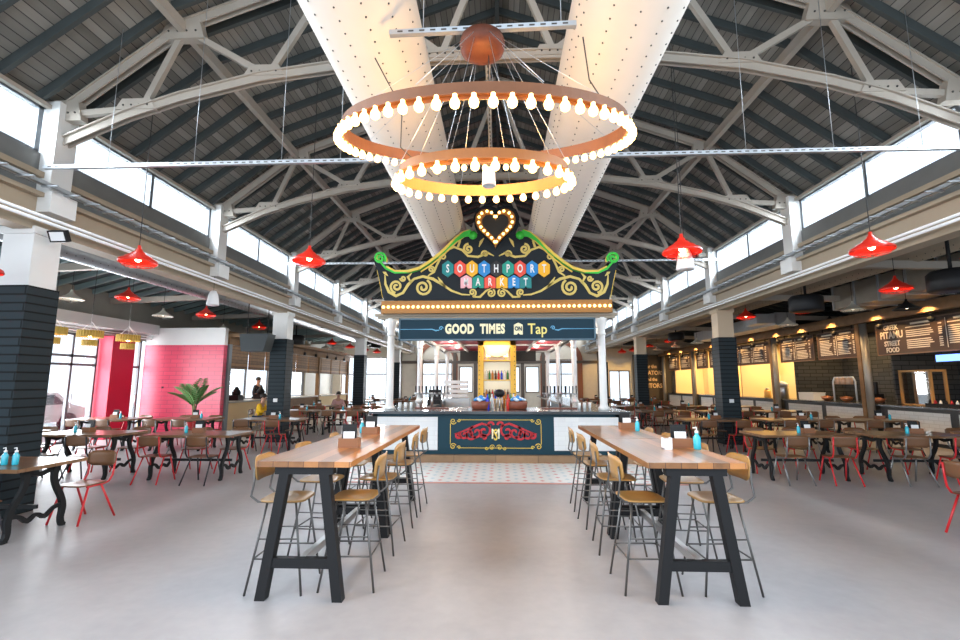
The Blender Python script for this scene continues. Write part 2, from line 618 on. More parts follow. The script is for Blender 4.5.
def truss_parts(root):
    t = root
    def chord(s):
        mb = MB()
        for a, b in (((6.4, 5.62), (BX, BZ - .14)), ((BX, BZ - .14), (0, AZ - .16))):
            mb.bar((s * a[0], -.045, a[1]), (s * b[0], -.045, b[1]), .02, .13)
            mb.bar((s * a[0], .045, a[1]), (s * b[0], .045, b[1]), .02, .13)
            mb.bar((s * a[0], 0, a[1] + .07), (s * b[0], 0, b[1] + .07), .16, .02)
        return mb
    for s in (-1, 1):
        chord(s).build('top_chord', cream, t)
    pts = [(-6.4, 5.12), (-5.4, 5.56), (-4.6, 5.82), (-3.45, 6.1), (-2.2, 6.26), (-.8, 6.34), (.8, 6.34), (2.2, 6.26), (3.45, 6.1), (4.6, 5.82), (5.4, 5.56), (6.4, 5.12)]
    mb = MB()
    for a, b in zip(pts, pts[1:]):
        mb.bar((a[0], -.04, a[1]), (b[0], -.04, b[1]), .02, .12)
        mb.bar((a[0], .04, a[1]), (b[0], .04, b[1]), .02, .12)
        mb.bar((a[0], 0, a[1] + .06), (b[0], 0, b[1] + .06), .17, .02)
    mb.build('bottom_chord', cream, t)
    segs = [((6.3, 5.6), (5.4, 5.66)), ((BX, BZ - .2), (5.15, 5.74)), ((BX, BZ - .2), (3.45, 6.2)), ((3.3, 6.2), (2.45, 7.72)), ((2.45, 7.72), (.8, 6.4)), ((.8, 6.4), (0, AZ - .3))]
    for s in (-1, 1):
        for a, b in segs:
            MB().bar((s * a[0], 0, a[1]), (s * b[0], 0, b[1]), .07, .09).build('strut', cream, t)
        for (gx, gz, w_, h_) in ((BX, BZ - .26, .34, .2), (5.25, 5.7, .3, .1), (3.38, 6.18, .3, .1), (.8, 6.38, .28, .1), (6.3, 5.6, .26, .2)):
            mb = MB().prism([(s * gx - w_, gz - h_ * .6), (s * gx + w_, gz - h_ * .6), (s * gx + w_ * .7, gz + h_), (s * gx - w_ * .7, gz + h_)], -.065, .065)
            g = mb.build('gusset_plate', cream, t)
            for dx in (-.6, -.2, .2, .6):
                MB().sphere((s * gx + dx * w_, -.068, gz), .016, 6, 4).build('bolt_head', rivetm, g)


tr = thing('roof_truss', '', 'roof truss')
truss_parts(tr)
tp = Proto(tr)
order = ['behind the viewpoint', 'the nearest, above the chandelier hub', 'second from the front, above the ring chandelier',
         'third from the front, above the heart of the sign', 'fourth from the front', 'fifth from the front', 'sixth from the front', 'seventh from the front', 'eighth from the front, at the end wall']
for i, ty in enumerate(TY):
    if i == 0: continue
    tp.place((0, ty, 0), 0, 'cream riveted roof truss, ' + order[i], 'cream roof trusses')

# diagonal ceiling braces seen between first trusses
mb = MB()

# ------------------------------------------------------------------ brick columns of the nave
cp = None
cw = ['nearest', 'second', 'third', 'farthest']
for s, side in ((-1, 'left'), (1, 'right')):
    for i, cy in enumerate((6.14, 13.9, 22.0, 29.9)):
        if s > 0 and i == 0:
            continue
        lab = 'square column, dark green brick below and white above, %s in the %s colonnade' % (cw[i] if s < 0 else ['', 'nearest', 'second', 'farthest'][i], side)
        t = thing('brick_column', lab, 'column', (s * 6.53, cy, 0), 0, 'brick columns along the hall')
        MB().box(-.25, .25, -.23, .23, 0, 3.0).build('brick_base', column_dark, t)
        MB().box(-.22, .22, -.20, .20, 3.0, 3.82).box(-.25, .25, -.23, .23, 3.72, 3.82).build('painted_shaft', white if s < 0 else mat('beige_column', (.6, .47, .33), .6), t)
        if i in (0, 1):
            MB().box(-.06 * 1, .06, -.245, -.23, 1.15, 1.25).build('socket_plate', whitepl, t)

# floodlight on the first left column
t = thing('floodlight', 'small black floodlight clamped to the girder by the nearest left column', 'light', (-6.05, 6.0, 3.78))
MB().box(-.13, .13, -.03, .03, -.16, .0, Matrix.Rotation(R(25), 4, 'X')).build('housing', blackpl, t)
MB().box(-.1, .1, -.036, -.031, -.14, -.02, Matrix.Rotation(R(25), 4, 'X')).build('lens', whitepl, t)

# cable trays, conduits
for s, side in ((-1, 'left'), (1, 'right')):
    x = 6.12 * s
    mb = MB()
    mb.box(x - .03, x - .02, Y0, Y1, 4.34, 4.40).box(x + .02, x + .03, Y0, Y1, 4.34, 4.40).box(x - .03, x + .03, Y0, Y1, 4.34, 4.348)
    for q in range(100):
        yy = Y0 + .3 + q * .33
        mb.box(x - .2 if s > 0 else x - .03, x + .03 if s > 0 else x + .2, yy, yy + .03, 4.32, 4.338)
    tag(mb.build('cable_tray', galv), 'long galvanised cable tray running along the top of the %s girder' % side, 'cable tray')
    mb = MB()
    for (dx, z) in ((.0, 3.86), (.02, 3.93)):
        mb.tube([(x + s * dx, Y0, z), (x + s * dx, Y1, z)], .022, 6)
    tag(mb.build('conduit_pipes', whitegloss), 'pair of thin white conduit pipes along the foot of the %s girder' % side, 'pipe')

# ------------------------------------------------------------------ a measured point: where the sight line through a spot of the photo meets the plane y = Y
_t = math.atan(63 / 470.); _ps = R(2.29445)
_f = Vector((-math.sin(_ps) * math.cos(_t), math.cos(_ps) * math.cos(_t), math.sin(_t)))
_r = Vector((math.cos(_ps), math.sin(_ps), 0)); _u = _r.cross(_f)


def at(x, y, Y):
    d = _f + _r * ((x - 480) / 470) + _u * ((320 - y) / 470)
    return Vector((0, 0, 1.7)) + d * (Y / d.y)


def xz(pts, Y, ox=0, oz=0):
    out = []
    for p in pts:
        q = at(p[0], p[1], Y)
        out.append((q.x - ox, q.z - oz))
    return out


# ------------------------------------------------------------------ steel hanging channels
def channel(mb, p, q, wd=.045):
    p, q = Vector(p), Vector(q)
    mb.bar(p, q, wd, .05)
    n = int((q - p).length / .12)
    return mb


def perforated(name, p, q, label, group=None, off=(0, 0, 0)):
    t = thing(name, label, 'steel channel', p, 0, group)
    p, q = Vector(p), Vector(q)
    MB().bar((0, 0, 0), q - p, .05, .05).build('rail', galv, t)
    mb = MB(); n = int((q - p).length / .1); d = (q - p).normalized()
    sdn = Vector((0, -.0265, 0)) if abs(d.x) > .5 else Vector((0, 0, -.0265))
    for k in range(1, n):
        c = (q - p) * k / n + sdn
        mb.bar(c - d * .025, c + d * .025, .012 if abs(d.x) < .5 else .004, .004 if abs(d.x) < .5 else .014)
    o = mb.build('slots', rivetm, t); o['kind'] = 'stuff'
    return t


perforated('steel_channel', (-6.2, 5.85, 4.62), (6.2, 5.85, 4.66), 'long perforated steel channel hung across the whole hall behind the big ring')
perforated('steel_channel', (-1.02, 4.03, 4.99), (.74, 4.03, 5.03), 'short perforated steel channel crossing at the rusty ceiling rose')
perforated('steel_channel', (-.1, 4.2, 5.0), (-.1, 6.8, 5.0), 'perforated steel channel running lengthwise from the rusty rose to the sign')
perforated('steel_channel', (-6.2, 12.6, 5.0), (6.2, 12.6, 5.0), 'distant perforated steel channel hung across the hall above the market sign')
k = 0
for (x, y, z0, z1) in ((-5.3, 5.85, 4.65, 6.5), (-4.1, 5.85, 4.65, 7.3), (-2.9, 5.85, 4.65, 7.6), (3.2, 5.85, 4.65, 7.5), (4.3, 5.85, 4.65, 7.1), (-2.1, 5.85, 4.65, 7.9), (-.7, 4.03, 5.0, 8.2), (.6, 4.03, 5.0, 8.3), (5.4, 5.85, 4.68, 6.4)):
    wh = ['far left', 'left', 'left of the ring', 'right of the ring', 'right', 'just left of the ring', 'left end of the short channel', 'right end of the short channel', 'far right'][k]
    tag(MB().tube([(x, y, z0), (x, y, roofz(x) + .03)], .004, 5).build('hanging_rod', galv), 'thin steel rod holding the hung channels, ' + wh, 'rod', 'channel hanging rods')
    k += 1

# ------------------------------------------------------------------ two big white ducts
for s, side in ((-1, 'left'), (1, 'right')):
    t = thing('ventilation_duct', 'huge white riveted ventilation duct under the ridge, the %s one of two' % side, 'duct', (s * 1.38 - .03, 2.2, 5.6), 0, 'white ridge ducts')
    prof = [(.57, 0), (.57, 11.0), (.56, 11.4), (.48, 11.75), (.3, 11.95), (.0001, 12.0)]
    mb = MB(); mb.lathe(prof, 48, (0, 0, 0), Matrix.Rotation(R(-90), 4, 'X')); mb.build('duct_shell', ductm, t)
    rv = MB()
    for a in (-150, -120, -95, -70, -45, -20, 200):
        for j in range(70):
            aa = R(a)
            rv.sphere((.572 * math.cos(aa), .1 + j * .16, .572 * math.sin(aa)), .011, 5, 3)
    o = rv.build('rivet_rows', rivetm, t); o['kind'] = 'stuff'
    MB().tube([(0, 3, .5), (0, 3, 2.4)], .006, 5).tube([(0, 7, .5), (0, 7, 2.4)], .006, 5).build('hanger', galv, t)

# ------------------------------------------------------------------ ring chandelier
t = thing('ring_chandelier', 'two-tier ring chandelier of rusty steel bands with glowing round bulbs', 'chandelier', (-.14, 4.03, 3.493))
HUB = Vector((0, 0, 1.40))
hub = MB().lathe([(.02, .06), (.14, .05), (.2, .01), (.215, -.05), (.2, -.11), (.12, -.15), (.001, -.16)], 28, HUB).build('ceiling_rose', rust, t)


def ring_part(cx, cz, rad, tilt, n, nm, mt):
    M = Matrix.Translation((cx, 0, cz)) @ Matrix.Rotation(tilt, 4, 'X')
    mb = MB(); N = 96
    vs = []; fs = []
    for kx in range(N):
        a = 2 * PI * kx / N
        for rr, z in ((rad, .0), (rad, .022), (rad + .045, .024), (rad + .045, .034), (rad, .036), (rad, .11), (rad - .012, .11), (rad - .012, .0)):
            vs.append((rr * math.cos(a), rr * math.sin(a), z))
    for kx in range(N):
        b, e = kx * 8, ((kx + 1) % N) * 8
        for j in range(8):
            fs.append((b + j, e + j, e + (j + 1) % 8, b + (j + 1) % 8))
    mb.add(vs, fs, False, M)
    rg = mb.build(nm, mt, t)
    for kx in range(n):
        a = 2 * PI * (kx + .5) / n
        p = M @ Vector(((rad + .038) * math.cos(a), (rad + .038) * math.sin(a), .024))
        if kx == 0:
            bb = MB().lathe([(.015, -.0), (.016, -.022), (.028, -.04), (.034, -.06), (.029, -.083), (.015, -.095), (.0005, -.098)], 12).build('bulb', bulbm, t, p)
        else:
            c = bb.copy(); COL.objects.link(c); c.location = p
    wires = MB()
    for a in (20, 70, 110, 160, 200, 250, 290, 340):
        p = M @ Vector((rad * math.cos(R(a)), rad * math.sin(R(a)), .12))
        wires.tube([p, HUB + Vector((.15 * math.cos(R(a)), .15 * math.sin(R(a)), 0))], .0028, 4)
    wires.build('suspension_wires', galv, t)


ring_part(.02, .393, 1.245, .29, 65, 'large_ring', ringm)
ring_part(.01, .0, .745, .23, 33, 'small_ring', mat('amber_ring', (.30, .115, .025), .5, .1, noise=.25, nscale=5))
light('ring_bulb_light', 'POINT', (-.14, 4.03, 3.6), (0, 0, 0), 120, (1, .55, .16), .3)
MB().tube([(.8, -.7, .85), (.9, -.4, .7), (1.05, -.1, .75), (1.2, .2, .9)], .006, 5).build('power_cable', cordm, t)
MB().tube([(-.9, -.4, .95), (-.7, -.2, .6), (-.75, 0, .35), (-.5, .3, .2)], .006, 5).build('power_cable', cordm, t)
t = thing('hanging_sensor', 'small white cylinder unit hanging inside the small bulb ring', 'sensor', (-.08, 4.03, 3.46))
MB().lathe([(.04, .16), (.055, .14), (.062, 0), (.05, -.01), (.048, .02), (.001, .02)], 18).build('body', whitepl, t)
MB().tube([(0, 0, .15), (0, 0, 1.5)], .004, 5).build('cord', cordm, t)

# ------------------------------------------------------------------ pendant lamps
LAMPS = {}


def lamp_proto(kind, m):
    t = thing('pendant_lamp', '', 'pendant lamp')
    r = .275
    if kind == 'red':
        prof = [(.022, .27), (.03, .215), (.05, .20), (.056, .175), (.105, .14), (.115, .12), (.185, .085), (.195, .065), (.262, .03), (.275, 0), (.272, -.012)]
    else:
        prof = [(.022, .24), (.028, .20), (.06, .15), (.12, .095), (.19, .05), (.25, .02), (.275, 0), (.273, -.01)]
    inner = [(max(.01, a - .006), b - .008) for a, b in reversed(prof)]
    mb = MB().lathe(prof + inner, 28)
    mb.f = [f for f in mb.f if len(f) == 4]; mb.sm = [True] * len(mb.f)
    mb.build('shade', m, t)
    MB().sphere((0, 0, .045), .045, 10, 7).build('bulb', lampbulb if kind == 'red' else mat('cream_lamp_bulb', (1, .85, .6), .4, emit=(1, .8, .55), es=3 if kind == 'cream' else 0.6), t)
    if kind == 'red' or kind == 'cream':
        mb = MB()
        cgp = [[(.2 * math.cos(a) * q, .2 * math.sin(a) * q, z) for q, z in ((1.25, -.01), (1.05, -.06), (.6, -.085), (0, -.09))] for a in [PI * 2 * k / 8 for k in range(8)]]
        for pl in cgp: mb.tube(pl, .0035, 4)
        mb.tube([(.21 * math.cos(a), .21 * math.sin(a), -.06) for a in [2 * PI * k / 20 for k in range(21)]], .0035, 4, False)
        mb.build('wire_cage', m if kind == 'red' else cordm, t)
    MB().tube([(0, 0, .2), (0, 0, 1.0)], .006, 6).build('cord', cordm, t)
    return Proto(t)


for kd, m in (('red', lred), ('cream', lcream), ('black', lblack)):
    LAMPS[kd] = lamp_proto(kd, m)
lamps = [
    ('red', 872, 250, 48, 'over the right side, big and close, nearest of the red lamps'),
    ('red', 682, 252, 41, 'left of the big near red one, beside a small white sensor'),
    ('red', 309, 261, 36, 'alone below the clerestory, closest left of the ring chandelier'),
    ('red', 138, 262, 46, 'in front of the left girder, above a second red one'),
    ('red', -27, 270, 73, 'cut by the left edge of the photo'),
    ('red', 128, 298, 29, 'just below the large one at the left girder'),
    ('red', 896, 289, 35, 'under the large galvanised duct on the right'),
    ('red', 206, 315, 22, 'left aisle, between two cream ones above the pink wall'),
    ('red', 746, 317, 20, 'directly right of the dark brick column on the right'),
    ('red', 803, 310, 26, 'in front of the round black fan housing'),
    ('red', 259, 327, 16, 'in front of the grey loudspeaker, left aisle'),
    ('red', 332, 343, 11, 'just left of the second left column, upper of that cluster'),
    ('red', 350, 347, 10, 'just left of the third column in the left row'),
    ('red', 365, 350, 8, 'at the third column of the left row'),
    ('red', 377, 352, 7, 'small and far, near the left canopy post'),
    ('red', 669, 341, 10, 'small, above the lettered wall on the right'),
    ('red', 649, 346, 9, 'small, right of the far right column'),
    ('red', 633, 350, 7, 'small, left of the far right column'),
    ('red', 622, 352, 7, 'tiny, the farthest on the right beside the canopy post'),
    ('cream', 71, 299, 31, 'left aisle, nearest cream one beside the big column'),
    ('cream', 163, 316, 23, 'left aisle, above the pink brick wall'),
    ('cream', 223, 330, 17, 'left aisle, above the corner of the timber kiosk'),
    ('cream', 306, 345, 12, 'just right of the second left column'),
    ('cream', 326, 348, 10, 'under the red lamp, far left aisle'),
    ('cream', 343, 351, 9, 'far left aisle, left of the third column'),
    ('cream', 853, 310, 25, 'right side, left of the large galvanised duct end'),
    ('cream', 955, 290, 38, 'cut by the right edge of the photo'),
    ('cream', 788, 325, 20, 'right side, between two red ones'),
    ('cream', 697, 343, 13, 'far right aisle, just left of the brick column'),
    ('cream', 675, 347, 10, 'far right aisle, below a small red one'),
    ('cream', 657, 350, 8, 'far right aisle, over the word lettering'),
    ('cream', 641, 352, 7, 'tiny, in front of the far right column'),
    ('black', 119, 316, 20, 'left aisle, left of the pink wall'),
    ('black', 186, 327, 16, 'left aisle, over the pink wall'),
    ('black', 830, 322, 18, 'right side, left of the black fan'),
    ('black', 907, 309, 30, 'right side, above the large menu board'),
]
for kd, px, py, wd, lab in lamps:
    dep = min(30, .55 * 470 / wd * math.sqrt(1 + ((px - 499) / 470) ** 2))
    for _ in range(2):
        p = at(px, py, dep)
    ax = abs(p.x)
    if ax < 6.3: top = roofz(p.x) + .03
    else: top = aislez(p.x)
    if 6.0 < ax < 6.6: top = 3.8
    if 6.6 < ax < 6.9: top = 4.7
    o = LAMPS[kd].place(p, 0, '%s metal pendant lamp, %s' % (kd, lab), '%s pendant lamps' % kd)
    dx_ = 8.7 if p.x < 0 else 8.9
    if abs(ax - dx_) < .24: top = 4.2
    L_ = top - p.z
    for ch in o.children:
        if ch.name.startswith('cord'):
            q = max(.3, (L_ - .2) / .8)
            ch.scale = (1, 1, q); ch.location = (0, 0, .2 - .2 * q)

for (px, py, dep, wh) in ((685, 262, 6.9, 'right of the red lamp, near the clerestory'), (213, 300, 10.0, 'hanging over the left aisle'), (312, 320, 17., 'small, over the far left aisle')):
    p = at(px, py, dep)
    t = thing('hanging_speaker', 'white conical loudspeaker, ' + wh, 'speaker', p, 0, 'white hanging speakers')
    MB().lathe([(.06, .2), (.1, .1), (.13, -.1), (.12, -.12), (.001, -.1)], 16).build('body', whitepl, t)
    MB().tube([(0, 0, .2), (0, 0, (roofz(p.x) if abs(p.x) < 6.3 else aislez(p.x)) - p.z)], .005, 5).build('cord', cordm, t)

# ------------------------------------------------------------------ bar: plinth, counter, worktop
BXC = -.08
t = thing('bar_plinth', 'low timber-faced step on which the island bar stands', 'plinth', (BXC, 10.35, 0))
MB().box(-3.05, 3.05, 0, 13.4, 0, .16).build('step', stripes('plinth_boards', (.28, .17, .09), (.08, .04, .02), 0, .9, .01, .5), t)
t = thing('bar_counter', 'dark teal island bar front with white tile panels and painted red ornament', 'bar', (BXC, 10.5, .16))
MB().box(-2.72, 2.72, 0, .12, 0, .86).box(-2.72, -2.6, 0, 12.8, 0, .86).box(2.6, 2.72, 0, 12.8, 0, .86).build('teal_front', teal, t)
for s in (-1, 1):
    xa, xb = sorted((s * 1.27, s * 2.66))
    MB().box(xa, xb, -.012, 0, .09, .80).build('tile_panel', bar_tile, t)
    xa, xb = sorted((s * 2.73, s * 2.735))
    MB().box(xa, xb, .2, 12.5, .09, .8).build('tile_panel', bar_tile, t)
cr = MB()
for z in (.14, .74): cr.box(-.82, .82, -.012, 0, z - .006, z + .006)
for x in (-.99, .99): cr.box(x - .006, x + .006, -.012, 0, .22, .66)


def spiral(cx, cz, r, a0, turns, ccw=1, n=26, rin=.12):
    out = []
    for i in range(n + 1):
        q = i / n
        a = R(a0) + ccw * q * turns * 2 * PI
        rr = r * (1 - q * (1 - rin))
        out.append((cx + rr * math.cos(a), cz + rr * math.sin(a)))
    return out


for sx in (-1, 1):
    for sz in (-1, 1):
        cr.ribbon([(sx * x, .44 + sz * z) for x, z in spiral(.93, .27, .07, 200, 1.4)], .016, -.014, 0)
        cr.ribbon([(sx * x, .44 + sz * z) for x, z in spiral(.80, .29, .04, 0, 1.2, -1)], .014, -.014, 0)
    cr.ribbon([(sx * x, z) for x, z in spiral(.08, .15, .06, 160, 1.4, -1)], .014, -.014, 0)
    cr.ribbon([(sx * x, z) for x, z in spiral(.2, .135, .04, 160, 1.2, 1)], .014, -.014, 0)
cr.build('gold_frame_lines', gold, t)
art = MB()
for sx in (-1, 1):
    for (x, z, r, a, tn, d) in ((.25, .50, .15, 120, 1.1, 1), (.42, .47, .15, 60, 1.2, -1), (.55, .43, .12, 200, 1.2, 1), (.68, .42, .1, 30, 1.1, -1), (.82, .41, .07, 200, 1.1, 1), (.25, .36, .07, 0, 1, 1), (.12, .63, .08, 180, .8, -1)):
        art.ribbon([(sx * (x + (q[0])), z + q[1]) for q in spiral(0, 0, r, a, tn, d)], .045, -.012, 0)
    art.ribbon([(sx * x, z) for x, z in ((.15, .62), (.3, .66), (.45, .6), (.6, .54), (.75, .48), (.9, .44))], [.03, .05, .05, .04, .03, .01], -.012, 0)
art.build('red_scroll_art', crimson, t)
text('monogram_letter', 'M', .30, creamt, t, (0, -.012, .43), sx=.85, bold=.004)
text('monogram_letter', 'S', .34, gold, t, (0, -.016, .41), sx=.6, bold=.004)
tag(MB().box(-2.86, 2.82, 10.38, 12.0, 1.03, 1.09).box(-2.86, -1.9, 12.0, 23.6, 1.03, 1.09).box(1.86, 2.82, 12.0, 23.6, 1.03, 1.09).build('bar_worktop', darktop), 'dark polished worktop running around the island bar', 'worktop')

# ------------------------------------------------------------------ bar canopy
t = thing('bar_canopy', 'long dark canopy over the island bar with maroon underside and cream cornice', 'canopy', (BXC, 10.95, 3.2))
MB().box(-2.72, 2.72, .0, 12.6, .08, .14).build('maroon_ceiling', maroon, t)
mb = MB()
for x in (-2.5, -1.45, 1.45, 2.5): mb.box(x - .05, x + .05, .05, 12.5, .0, .08)
for yy in (.1, 4.2, 8.4, 12.4): mb.box(-2.6, 2.6, yy - .05, yy + .05, .02, .08)
mb.build('ceiling_beams', white, t)
MB().box(-2.72, -2.66, .0, 12.6, .0, .42).box(2.66, 2.72, .0, 12.6, .0, .42).box(-2.72, 2.72, 12.55, 12.6, 0, .42).build('side_fascia', mat('canopy_grey', (.3, .28, .25), .5), t)
MB().box(-2.84, 2.84, -.08, .06, .06, .12).box(-2.78, 2.78, -.04, .06, 0, .06).box(-2.84, 2.84, -.08, .06, .40, .43).build('cornice', mat('canopy_moulding', (.32, .27, .2), .45), t)
cl = None
for i, yy in enumerate((11.05, 15.2, 19.3, 23.3)):
    for s, side in ((-1, 'left'), (1, 'right')):
        c = copy_tree(cl) if cl else thing('canopy_post', '', 'post')
        if not cl:
            MB().lathe([(.13, 0), (.13, .05), (.1, .08), (.085, .14), (.082, 1.6), (.078, 1.72)], 20).build('shaft', white, c)
            MB().lathe([(.095, 1.72), (.1, 1.76), (.085, 1.79), (.09, 1.86), (.12, 1.98), (.15, 2.08), (.15, 2.13)], 20).build('capital', white, c)
            cl = c
        c.location = (BXC + s * 2.48, yy, 1.09)
        tag(c, 'round white canopy post on the %s side of the bar, %s' % (side, ['at the front corner', 'second from the front', 'third from the front', 'at the far end'][i]), 'post', 'white canopy posts')

# ------------------------------------------------------------------ crown sign
SY = 10.80
SB = at(496.5, 300, SY)
t = thing('market_sign', 'large scroll-topped fairground sign reading SOUTHPORT MARKET above the bar', 'sign', (SB.x, SY, SB.z))


def L2(pts, mir=False):
    out = xz([(993 - p[0], p[1]) if mir else p for p in pts], SY, SB.x, SB.z)
    return out


half = [(384, 300), (381, 286), (378, 272), (374, 262), (379, 259), (386, 267), (395, 271.5), (408, 271.5), (420, 268), (430, 261.5), (440, 253.5), (448, 246), (456, 238), (464, 232.5), (471, 231), (478, 234), (474.5, 226), (473.5, 217), (477, 209), (484, 205.5), (491, 206), (496.5, 208)]
poly = L2(half) + [p for p in reversed(L2(half[:-1], True))]
MB().prism(poly[::-1], 0.0, .06).build('board', navy, t)
scr = MB()


def sp(cx, cy, r, a0, turns, d=1):
    return [(x, 2 * cy - z) for x, z in spiral(cx, cy, r, a0, turns, d)]


for mir in (False, True):
    gtm = MB(); grm = MB()
    top = half[5:15]
    gtm.ribbon(L2(top, mir), [.065] * len(top), -.03, .02)
    gtm.ribbon(L2([(p[0] + .8, p[1] + 4) for p in top[3:]], mir), [.03] * len(top[3:]), -.025, .0)
    grm.ribbon(L2([(p[0] + .5, p[1] + 2.2) for p in top[2:]], mir), [.004, .006, .008, .01, .03, .07, .12, .17][:len(top[2:])], -.035, .0)
    grm.ribbon(L2([(p[0], p[1] + 1.5) for p in half[4:8]], mir), [.04, .05, .04, .02], -.035, 0)
    c = at(993 - 473 if mir else 473, 235.5, SY)
    grm.lathe([(.001, 0), (.09, 0), (.1, .02), (.1, .045), (.001, .05)], 18, (0, 0, 0), Matrix.Translation((c.x - SB.x, .01, c.z - SB.z)) @ Matrix.Rotation(R(90), 4, 'X'))
    grm.ribbon(L2(sp(380, 258.5, 6.2, 330, 1.7), mir), .055, -.04, .0)
    gtm.ribbon(L2(sp(380, 258.5, 7.6, 330, .8), mir), .02, -.03, .05)
    # side edge
    gtm.ribbon(L2([(382.5, 298), (380, 284), (377, 270)], mir), .012, -.008, .0)
    vines = [
        ([(385, 275), (385.5, 284), (389, 292), (396, 296), (403, 293), (408, 285), (414, 279), (423, 276.5), (433, 279), (443, 285), (452, 291), (462, 294.5), (470, 295)], [.015, .04, .05, .05, .045, .05, .04, .045, .05, .04, .035, .03, .02]),
        (sp(396.5, 286.5, 6.5, 260, 1.6, -1), .042), (sp(423, 287.5, 8.5, 60, 1.8, -1), .045),
        (sp(403, 278.5, 3, 180, 1.4, 1), .03),
        ([(411, 283), (408, 277), (412, 273)], [.02, .05, .01]), ([(446, 288), (441, 282), (438, 277)], [.02, .05, .01]),
        ([(428, 276), (434, 272), (437, 265), (441, 257), (447, 252)], [.02, .04, .035, .04, .015]),
        (sp(431.5, 269.5, 3.2, 0, 1.4, 1), .03), (sp(443, 257, 3.6, 200, 1.4, -1), .03),
        ([(446, 251), (454, 247), (462, 250), (468, 256), (478, 257), (488, 253), (494, 256)], [.02, .04, .035, .04, .04, .04, .015]),
        (sp(468.5, 249, 5.2, 90, 1.6, 1), .04), (sp(485, 254, 3.6, 200, 1.4, -1), .03),
        ([(452, 246), (455, 242), (458, 240)], [.04, .03, .005]), ([(458, 247), (460, 241), (461, 237)], [.04, .035, .005]), ([(479, 247), (481, 242), (484, 238)], [.01, .05, .01]),
        (sp(472.5, 292.5, 4, 270, 1.5, 1), .032), (sp(491, 293, 4.2, 60, 1.5, -1), .032),
        ([(473, 297), (480, 297), (486, 291), (492, 288)], [.02, .04, .03, .015]),
        ([(388, 276), (385, 273), (383, 272)], [.01, .05, .01]),
    ]
    for pts, wd in vines: scr.ribbon(L2(pts, mir), [q * 1.35 for q in wd] if isinstance(wd, list) else wd * 1.25, -.014, 0)
    gtm.build('gold_edge', gold, t); grm.build('green_scroll', green, t)
scr.build('gold_scrollwork', mat('pale_gold', (.62, .47, .12), .45), t)
HC = {'teal': (.0, .20, .20), 'red': (.75, .07, .04), 'yellow': (.85, .42, .01), 'blue': (.01, .22, .55), 'black': (.01, .01, .012), 'green': (.0, .28, .20), 'pink': (.85, .42, .45)}
for name_, colr in HC.items(): mat('hex_' + name_, colr, .35)
hx = [448, 460.1, 472.1, 484.2, 496.2, 508, 520, 532, 543.9]
for x, ch, cn in zip(hx, 'SOUTHPORT', ('teal', 'red', 'yellow', 'blue', 'black', 'green', 'red', 'blue', 'yellow')):
    c = at(x, 269.2, SY); X_, Z_ = c.x - SB.x, c.z - SB.z
    w_, h_ = .135, .2
    o = MB().prism([(X_ - w_, Z_ - h_ * .5), (X_, Z_ - h_), (X_ + w_, Z_ - h_ * .5), (X_ + w_, Z_ + h_ * .5), (X_, Z_ + h_), (X_ - w_, Z_ + h_ * .5)], -.05, 0).build('hexagon_tile', MATS['hex_' + cn], t)
    o['label'] = cn + ' hexagon tile'
    text('letter', ch, .27, white, o, (X_, -.055, Z_ - .005), sx=.6, bold=.006)
for x, ch, cn in zip((466.3, 478.1, 490, 501.9, 513.8, 525.6), 'MARKET', ('pink', 'green', 'red', 'yellow', 'blue', 'teal')):
    c = at(x, 282.2, SY); X_, Z_ = c.x - SB.x, c.z - SB.z
    w_, h_ = .132, .15
    o = MB().prism([(X_ - w_, Z_ - h_), (X_ - w_ * .35, Z_ - h_), (X_, Z_ - h_ * .7), (X_ + w_ * .35, Z_ - h_), (X_ + w_, Z_ - h_), (X_ + w_, Z_ + h_ * .6), (X_, Z_ + h_ * 1.1), (X_ - w_, Z_ + h_ * .6)], -.045, 0).build('pennant_tile', MATS['hex_' + cn], t)
    o['label'] = cn + ' notched tile'
    text('letter', ch, .25, white, o, (X_, -.05, Z_ - .01), sx=.6, bold=.006)
# bulb strip
a, b = at(382, 301.5, SY), at(612, 312.5, SY)
st = MB().box(a.x - SB.x, b.x - SB.x, -.06, .1, b.z - SB.z - .0, a.z - SB.z).build('bulb_strip', bracket, t)
zc = (a.z + b.z) / 2 - SB.z
n = 46
bb = None
for i in range(n):
    xx = (a.x - SB.x) + (b.x - a.x) * (i + .5) / n
    if bb is None:
        bb = MB().sphere((0, 0, 0), .034, 10, 7).build('strip_bulb', signbulb, st, (xx, -.085, zc)); continue
    c = bb.copy(); COL.objects.link(c); c.location.x = xx
# heart
hc = at(495.5, 227.5, SY); HXc, HZc = hc.x - SB.x, hc.z - SB.z


def heart(s, n=48):
    out = []
    for i in range(n):
        a_ = 2 * PI * i / n
        out.append((HXc + s * .0275 * 16 * math.sin(a_) ** 3, HZc + .02 + s * .0305 * (13 * math.cos(a_) - 5 * math.cos(2 * a_) - 2 * math.cos(3 * a_) - math.cos(4 * a_)) * 1.0))
    return out


ho = MB().prism(heart(1.08), -.10, .05).build('heart', mat('heart_black', (.02, .015, .01), .4), t)
hr = MB(); H1 = heart(1.08); H2 = heart(.72)
for i in range(48):
    j = (i + 1) % 48
    hr.add([(H1[i][0], -.13, H1[i][1]), (H1[j][0], -.13, H1[j][1]), (H2[j][0], -.13, H2[j][1]), (H2[i][0], -.13, H2[i][1]),
            (H1[i][0], -.10, H1[i][1]), (H1[j][0], -.10, H1[j][1]), (H2[j][0], -.10, H2[j][1]), (H2[i][0], -.10, H2[i][1])],
           [(0, 1, 2, 3), (0, 4, 5, 1), (2, 6, 7, 3)])
hr.build('heart_rim', bracket, ho)
H3 = heart(.91, 200)
